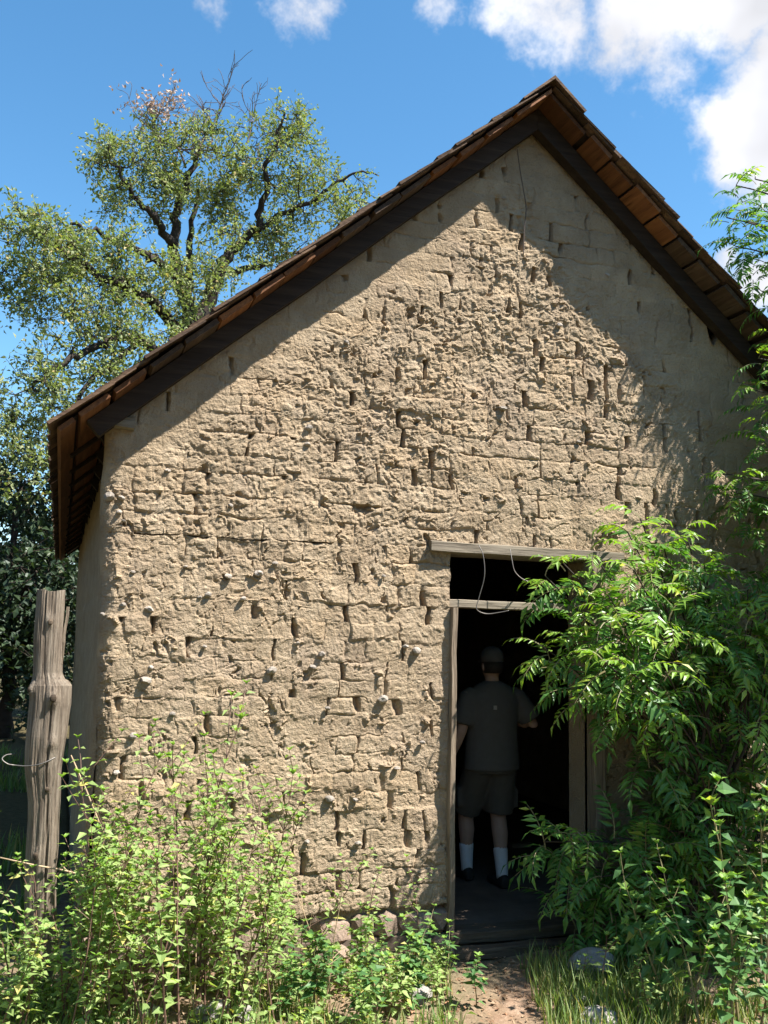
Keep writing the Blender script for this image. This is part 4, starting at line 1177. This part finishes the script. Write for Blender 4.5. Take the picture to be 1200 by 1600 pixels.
# broad-leaved plants left of the path and in the lower right corner
for px, py, Y, lab in [(690, 1440, -.62, 'broad leaved plant beside the doorstep on the left of the path'), (745, 1470, -.75, 'low broad leaved plant leaning over the path left of the doorstep'),
                       (640, 1470, -.8, 'broad leaved plant left of the one by the doorstep'), (590, 1440, -.55, 'broad leaved plant in front of the wall between weeds and door')]:
    p = at(px, py, Y); plant('broad_leaved_plant', BV[rs.randrange(6)], p[0], Y, p[2] - float(gz(p[0], Y)), rs.uniform(0, 6), (rs.gauss(0, .1), rs.gauss(0, .12)), lab, 'plant', None, .75)
for i, (px, py, Y, ln, lab) in enumerate([(1110, 1240, -1.35, -.12, 'tallest broad leaved plant with long pinkish stem in the lower right corner'), (1000, 1370, -1.25, -.35, 'broad leaved plant leaning left with bright leaf buds in the lower right'),
                       (965, 1395, -1.15, -.45, 'leftmost leaning broad leaved plant in the lower right, its buds over the grass'), (1050, 1370, -1.4, -.2, 'broad leaved plant between the leaning ones and the tallest in the lower right'), (1190, 1270, -1.3, .0, 'tall broad leaved plant cut by the right edge'),
                       (1150, 1370, -1.5, .05, 'leafy broad leaved plant below the tallest at lower right'), (1195, 1400, -1.6, .1, 'broad leaved plant at the right edge near the bottom corner'), (1090, 1440, -1.6, -.1, 'low broad leaved plant at the bottom, below the leaning ones')]):
    p = at(px, py, Y); h = p[2] - float(gz(p[0], Y)); L = h / math.cos(ln)
    xb = p[0] - math.tan(ln) * h
    plant('broad_leaved_plant', BV[i % 6], xb, Y, L, rs.uniform(0, 6), (rs.gauss(0, .05), ln), lab, 'plant', None, .75)
for px, py, Y, lab in [(935, 1455, -.85, 'narrow upright green weed right of the grey rock'), (905, 1490, -.8, 'small narrow weed left of the grey rock'), (975, 1490, -.95, 'narrow weed beside the whitish rock'), (1020, 1510, -1.3, 'low green weed right of the whitish rock')]:
    p = at(px, py, Y); plant('weed', WS[rs.randrange(6)], p[0], Y, max(.15, p[2] - float(gz(p[0], Y))), rs.uniform(0, 6), (0, 0), lab, 'weed', None, .55)

# dead stems by the post
def stick(pts, r, lab):
    b = MB(); b.tube(pts, list(np.linspace(r, r * .5, len(pts))), 5); tag(b.build('dead_stem', M['dry_stem'], None, True), lab, 'stem')
g_ = lambda p: np.array([p[0], p[1], float(gz(p[0], p[1])) - .02])
pA = at(165, 1310, -.3); stick([g_(pA + np.array([.05, 0, 0])), pA, at(135, 1235, -.22), at(111, 1180, -.15)], .006, 'bare dry stem rising past the house corner right of the post')
pB = at(150, 1372, -.35); stick([g_(pB + np.array([.1, 0, 0])), pB, at(100, 1360, -.3), at(50, 1351, -.3), at(0, 1340, -.3)], .006, 'bare dry stem lying across the fence post low down')
pC = at(150, 1408, -.4); stick([g_(pC + np.array([.08, 0, 0])), pC, at(135, 1395, -.35), at(95, 1350, -.28)], .006, 'short bare dry stem slanting up to the right side of the post')

# ------------------------------------------------------------------ grass, ground cover, litter
def grass(name, n, xr, yr, hr, label, seed, keep=None, wid=.0035):
    r_ = np.random.default_rng(seed)
    x = r_.uniform(*xr, n); y = r_.uniform(*yr, n)
    m_ = fbm(x * 2.5, y * 2.5, seed, 2) > -.15
    if keep is not None: m_ &= keep(x, y)
    x = x[m_]; y = y[m_]; n = len(x); z = gz(x, y) - .005
    h = r_.uniform(*hr, n); a = r_.uniform(0, 6.28, n); ln = r_.uniform(.1, .7, n)
    wx = np.cos(a) * wid; wy = np.sin(a) * wid; lx = np.cos(a + 1.3) * ln * h; ly = np.sin(a + 1.3) * ln * h
    V = np.stack([np.stack([x - wx, y - wy, z], -1), np.stack([x + wx, y + wy, z], -1), np.stack([x + lx * .4 + wx * .7, y + ly * .4 + wy * .7, z + h * .6], -1), np.stack([x + lx * .4 - wx * .7, y + ly * .4 - wy * .7, z + h * .6], -1), np.stack([x + lx, y + ly, z + h], -1)], 1).reshape(-1, 3)
    b = (np.arange(n) * 5)[:, None]
    F = (b + np.array([[0, 1, 2, 3]])).tolist() + (b + np.array([[3, 2, 4]])).tolist()
    tag(mesh_obj(name, V, F, M['grass']), label, 'grass', None, 'stuff')
path = lambda x, y: np.abs(x - 2.12 - .30 * y) > .30
outside = lambda x, y: ~((x > -.1) & (x < 4.85) & (y > -.14) & (y < 8.7))
grass('grass', 5200, (1.85, 3.1), (-1.7, -.35), (.05, .17), 'green grass tufts right of the path', 31, lambda x, y: (x > 2.2 + .3 * y))
grass('grass', 6500, (-1.0, 1.7), (-1.5, -.15), (.03, .13), 'short grass under the weeds left of the path', 32, path)
grass('grass', 16000, (-4.5, 0.0), (.2, 9.0), (.06, .22), 'sunlit grass behind the fence post left of the house', 33, outside, .008)

def cover(n, seed):
    r_ = np.random.default_rng(seed)
    x = r_.uniform(-1.2, 1.75, n); y = r_.uniform(-1.6, -.14, n)
    m_ = (fbm(x * 3, y * 3, seed, 3) > -.10 + .12 * (x > 1.0)) & path(x, y)
    x = x[m_]; y = y[m_]; z = gz(x, y) + np.abs(r_.normal(0, .05, len(x))) + .01
    P = np.stack([x, y, z], -1); D = r_.normal(size=P.shape); D[:, 2] = np.abs(D[:, 2]) * .5; N = r_.normal(0, .4, P.shape) + np.array([0, 0, 1])
    ln = r_.uniform(.018, .045, len(P)); V, F = leaf_arrays(P, D, N, ln, ln * .6)
    tag(mesh_obj('ground_cover', V, F, M['weed']), 'low leafy ground cover under the weeds', 'ground cover', None, 'stuff')
cover(9000, 41)
def litter(n, seed):
    r_ = np.random.default_rng(seed)
    x = r_.uniform(-1.2, 3.2, n); y = r_.uniform(-1.7, -.02, n); P = np.stack([x, y, gz(x, y) + r_.uniform(.003, .015, n)], -1)
    D = r_.normal(size=P.shape); D[:, 2] *= .15; N = r_.normal(0, .25, P.shape) + np.array([0, 0, 1]); ln = r_.uniform(.012, .04, n)
    V, F = leaf_arrays(P, D, N, ln, ln * .45); tag(mesh_obj('leaf_litter', V, F, M['litter']), 'dry brown leaves and chips strewn on the earth', 'leaf litter', None, 'stuff')
litter(5500, 42)

# ------------------------------------------------------------------ the person just inside the door
M['skin'] = m_simple('skin', (.42, .27, .20), .6, .1, 20, .05)
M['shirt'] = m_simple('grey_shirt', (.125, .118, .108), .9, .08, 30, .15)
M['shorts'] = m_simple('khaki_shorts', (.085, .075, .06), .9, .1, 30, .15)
M['sock'] = m_simple('white_sock', (.78, .78, .80), .9, .05, 40, .1)
M['shoe'] = m_simple('dark_shoe', (.03, .028, .028), .6, .2, 30, .1)
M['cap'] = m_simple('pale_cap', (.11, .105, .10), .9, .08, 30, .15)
M['hair'] = m_simple('dark_hair', (.035, .028, .022), .7, .2, 60, .3)
M['print'] = m_simple('shirt_print', (.35, .33, .30), .9, .05, 30, .1)
def loft(mb, rings, n=16):
    """rings: (centre, half-width vector, half-depth vector)"""
    vs = []; fs_ = []
    for c, a, b in rings:
        c = np.array(c, float); a = np.array(a, float); b = np.array(b, float)
        for k_ in range(n):
            w = 2 * math.pi * k_ / n; vs.append(c + a * math.cos(w) + b * math.sin(w))
    for i in range(len(rings) - 1):
        for k_ in range(n): fs_.append((i * n + k_, i * n + (k_ + 1) % n, (i + 1) * n + (k_ + 1) % n, (i + 1) * n + k_))
    fs_.append(tuple(range(n - 1, -1, -1))); e = (len(rings) - 1) * n; fs_.append(tuple(range(e, e + n)))
    mb.add(vs, fs_)
def limb(mb, pts, rad, n=12):
    pts = [np.array(p, float) for p in pts]; rg = []
    for i, p in enumerate(pts):
        t = pts[min(i + 1, len(pts) - 1)] - pts[max(i - 1, 0)]; t /= np.linalg.norm(t)
        a = np.cross(t, [0, 1, 0]) if abs(t[1]) < .9 else np.cross(t, [1, 0, 0]); a /= np.linalg.norm(a); b = np.cross(t, a)
        rg.append((p, a * rad[i], b * rad[i]))
    loft(mb, rg, n)
def fuse(o, vox, it=4, fac=.5):
    r_ = o.modifiers.new('fuse', 'REMESH'); r_.mode = 'VOXEL'; r_.voxel_size = vox; r_.use_smooth_shade = True
    s_ = o.modifiers.new('soft', 'SMOOTH'); s_.iterations = it; s_.factor = fac
def person():
    O = np.array([2.525, .90, .022]); root = empty('person', tuple(O))
    tag(root, 'person in grey T-shirt, khaki shorts and cap walking into the dark doorway', 'person')
    X = np.array([1., 0, 0]); Y = np.array([0, 1., 0]); Z = np.array([0, 0, 1.])
    pt = lambda x, y, z: np.array([x, y, z])
    # joints (local, facing +y)
    hipL, hipR = pt(-.075, 0, .765), pt(.075, 0, .765)
    knL, anL = pt(-.115, .16, .43), pt(-.105, .15, .085)
    knR, anR = pt(.055, .02, .43), pt(.035, -.09, .085)
    shL, shR = pt(-.165, 0, 1.205), pt(.165, 0, 1.205)
    elL, wrL = pt(-.225, -.02, .965), pt(-.275, .06, .775)
    elR, wrR = pt(.285, -.03, 1.0), pt(.215, .17, 1.02)
    b = MB()
    loft(b, [(pt(0, 0, .73), X * .12, Y * .085), (pt(0, 0, .80), X * .145, Y * .10), (pt(0, .0, .92), X * .125, Y * .09), (pt(0, 0, 1.05), X * .14, Y * .095), (pt(0, 0, 1.17), X * .155, Y * .095), (pt(0, -.005, 1.235), X * .13, Y * .075), (pt(0, 0, 1.275), X * .055, Y * .05)])
    limb(b, [pt(0, 0, 1.23), pt(0, .005, 1.29), pt(0, .012, 1.34)], [.052, .048, .047])
    loft(b, [(pt(0, .02, 1.30), X * .035, Y * .04), (pt(0, .02, 1.325), X * .052, Y * .065), (pt(0, .015, 1.37), X * .063, Y * .078), (pt(0, .01, 1.41), X * .067, Y * .083), (pt(0, .005, 1.45), X * .064, Y * .08), (pt(0, 0, 1.485), X * .045, Y * .058), (pt(0, 0, 1.497), X * .018, Y * .02)])
    loft(b, [(pt(0, .088, 1.365), X * .013, Z * .012), (pt(0, .107, 1.362), X * .010, Z * .010)], 8)      # nose
    loft(b, [(pt(0, .082, 1.335), X * .02, Z * .006), (pt(0, .09, 1.335), X * .016, Z * .004)], 8)          # lips
    for s in (-1, 1):
        loft(b, [(pt(s * .062, .0, 1.375), Y * .017, Z * .026), (pt(s * .076, -.008, 1.377), Y * .015, Z * .024)], 10)   # ears
        loft(b, [(pt(s * .026, .08, 1.388), X * .013, Z * .007), (pt(s * .026, .087, 1.388), X * .010, Z * .005)], 8)     # eyes
    for h, k_, a in ((hipL, knL, anL), (hipR, knR, anR)):
        cal = k_ + (a - k_) * .33 - Y * .012
        limb(b, [h, h + (k_ - h) * .5, k_, cal, k_ + (a - k_) * .75, a], [.085, .07, .052, .053, .036, .032])
        f = a - Z * .04
        loft(b, [(f - Y * .035, X * .026, Z * .025), (f + Y * .02, X * .032, Z * .028), (f + Y * .09 - Z * .008, X * .037, Z * .02), (f + Y * .15 - Z * .013, X * .028, Z * .013)])
    for s_, e, w in ((shL, elL, wrL), (shR, elR, wrR)):
        limb(b, [s_, s_ + (e - s_) * .5, e, e + (w - e) * .35, w], [.052, .044, .036, .036, .025])
    def hand(w, fwd, palm, thumb):
        fwd = fwd / np.linalg.norm(fwd); sd = np.cross(fwd, palm); sd /= np.linalg.norm(sd)
        loft(b, [(w, sd * .022, palm * .016), (w + fwd * .03, sd * .034, palm * .015), (w + fwd * .07, sd * .034, palm * .013)], 12)
        for i, (o_, ln) in enumerate(((-.026, .055), (-.009, .064), (.009, .06), (.026, .048))):
            p = w + fwd * .065 + sd * o_; q_ = p + fwd * ln * .5 + palm * .008; e = q_ + fwd * ln * .42 + palm * .022
            limb(b, [p, q_, e], [.0085, .008, .0065], 8)
        p = w + fwd * .02 + sd * thumb * .03; q_ = p + fwd * .025 + sd * thumb * .022 + palm * .012; limb(b, [p, q_, q_ + fwd * .03 + palm * .01], [.0105, .009, .007], 8)
    hand(wrL, wrL - elL, np.array([.9, .3, .0]) / .95, 1)
    hand(wrR, wrR - elR, np.array([-.6, 0, -.8]), -1)
    body = b.build('body', M['skin'], root); fuse(body, .0065, 3)
    # T-shirt
    b = MB()
    loft(b, [(pt(.0, 0, .715), X * .192, Y * .132), (pt(0, 0, .80), X * .186, Y * .128), (pt(0, 0, .92), X * .176, Y * .122), (pt(0, 0, 1.05), X * .178, Y * .122), (pt(0, 0, 1.15), X * .185, Y * .118), (pt(0, -.004, 1.21), X * .165, Y * .098), (pt(0, -.004, 1.255), X * .12, Y * .078), (pt(0, .0, 1.285), X * .062, Y * .06)], 20)
    for s_, e in ((shL, elL), (shR, elR)):
        d = e - s_; limb(b, [s_ - d * .05 - X * np.sign(s_[0]) * .03, s_ + d * .1, s_ + d * .45, s_ + d * .84], [.045, .062, .070, .076], 14)
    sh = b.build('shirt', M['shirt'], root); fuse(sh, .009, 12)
    b = MB(); b.box((-.035, -.123, 1.12), (.022, .012, .026)); b.build('shirt_print', M['print'], root)
    # shorts with cargo pockets
    b = MB()
    loft(b, [(pt(0, 0, .70), X * .165, Y * .122), (pt(0, 0, .78), X * .165, Y * .118), (pt(0, 0, .84), X * .15, Y * .105)], 18)
    for h, k_, sx in ((hipL, knL, -1), (hipR, knR, 1)):
        d = k_ - h; limb(b, [h, h + d * .35, h + d * .7, h + d * .97], [.098, .098, .097, .096], 16)
        c = h + d * .68 + X * sx * .085; b.box(c, (.05, .11, .12))
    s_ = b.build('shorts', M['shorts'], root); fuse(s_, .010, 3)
    for k_, a in ((knL, anL), (knR, anR)):
        b = MB(); d = k_ - a; limb(b, [a - Z * .03, a, a + d * .2, a + d * .38, a + d * .42], [.037, .038, .042, .047, .046], 14); b.build('sock', M['sock'], root, True)
        f = a - Z * .045; b = MB()
        loft(b, [(f - Y * .06, X * .03, Z * .036), (f - Y * .03, X * .038, Z * .047), (f + Y * .03, X * .041, Z * .046), (f + Y * .09 - Z * .008, X * .045, Z * .034), (f + Y * .15 - Z * .014, X * .04, Z * .026), (f + Y * .18 - Z * .018, X * .022, Z * .016)], 14)
        sh = b.build('shoe', M['shoe'], root, True); fuse(sh, .008, 2)
    # cap and hair
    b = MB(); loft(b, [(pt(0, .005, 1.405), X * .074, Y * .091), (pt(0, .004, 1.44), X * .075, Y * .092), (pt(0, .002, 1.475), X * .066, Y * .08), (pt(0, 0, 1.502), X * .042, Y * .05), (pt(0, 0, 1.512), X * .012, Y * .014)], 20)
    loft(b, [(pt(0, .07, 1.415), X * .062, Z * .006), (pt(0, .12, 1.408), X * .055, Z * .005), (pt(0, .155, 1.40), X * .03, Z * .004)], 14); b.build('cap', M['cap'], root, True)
    b = MB(); loft(b, [(pt(0, -.012, 1.335), X * .058, Y * .062), (pt(0, -.010, 1.37), X * .068, Y * .078), (pt(0, -.006, 1.41), X * .072, Y * .083)], 18); b.build('hair', M['hair'], root, True)
person()
b = MB(); b.box((0, 0, 0), (.16, .06, .03), None, .004); o = b.build('wood_block', M['grey_wood_x']); bp_ = FW + RT * (812 - 600) / FPX - UP * (1320 - 800) / FPX; bp_ = CAM + bp_ * ((.035 - CAM[2]) / bp_[2]); o.location = (bp_[0], bp_[1], .036); pass; tag(o, 'small pale wooden block on the floor beside the person', 'block')

# ------------------------------------------------------------------ survey units to metres
bpy.context.view_layer.update()
for o in list(scene.objects):
    if o.parent is None and o.type in ('MESH', 'EMPTY'):
        o.location = Vector(o.location) * S
        o.scale = Vector(o.scale) * S
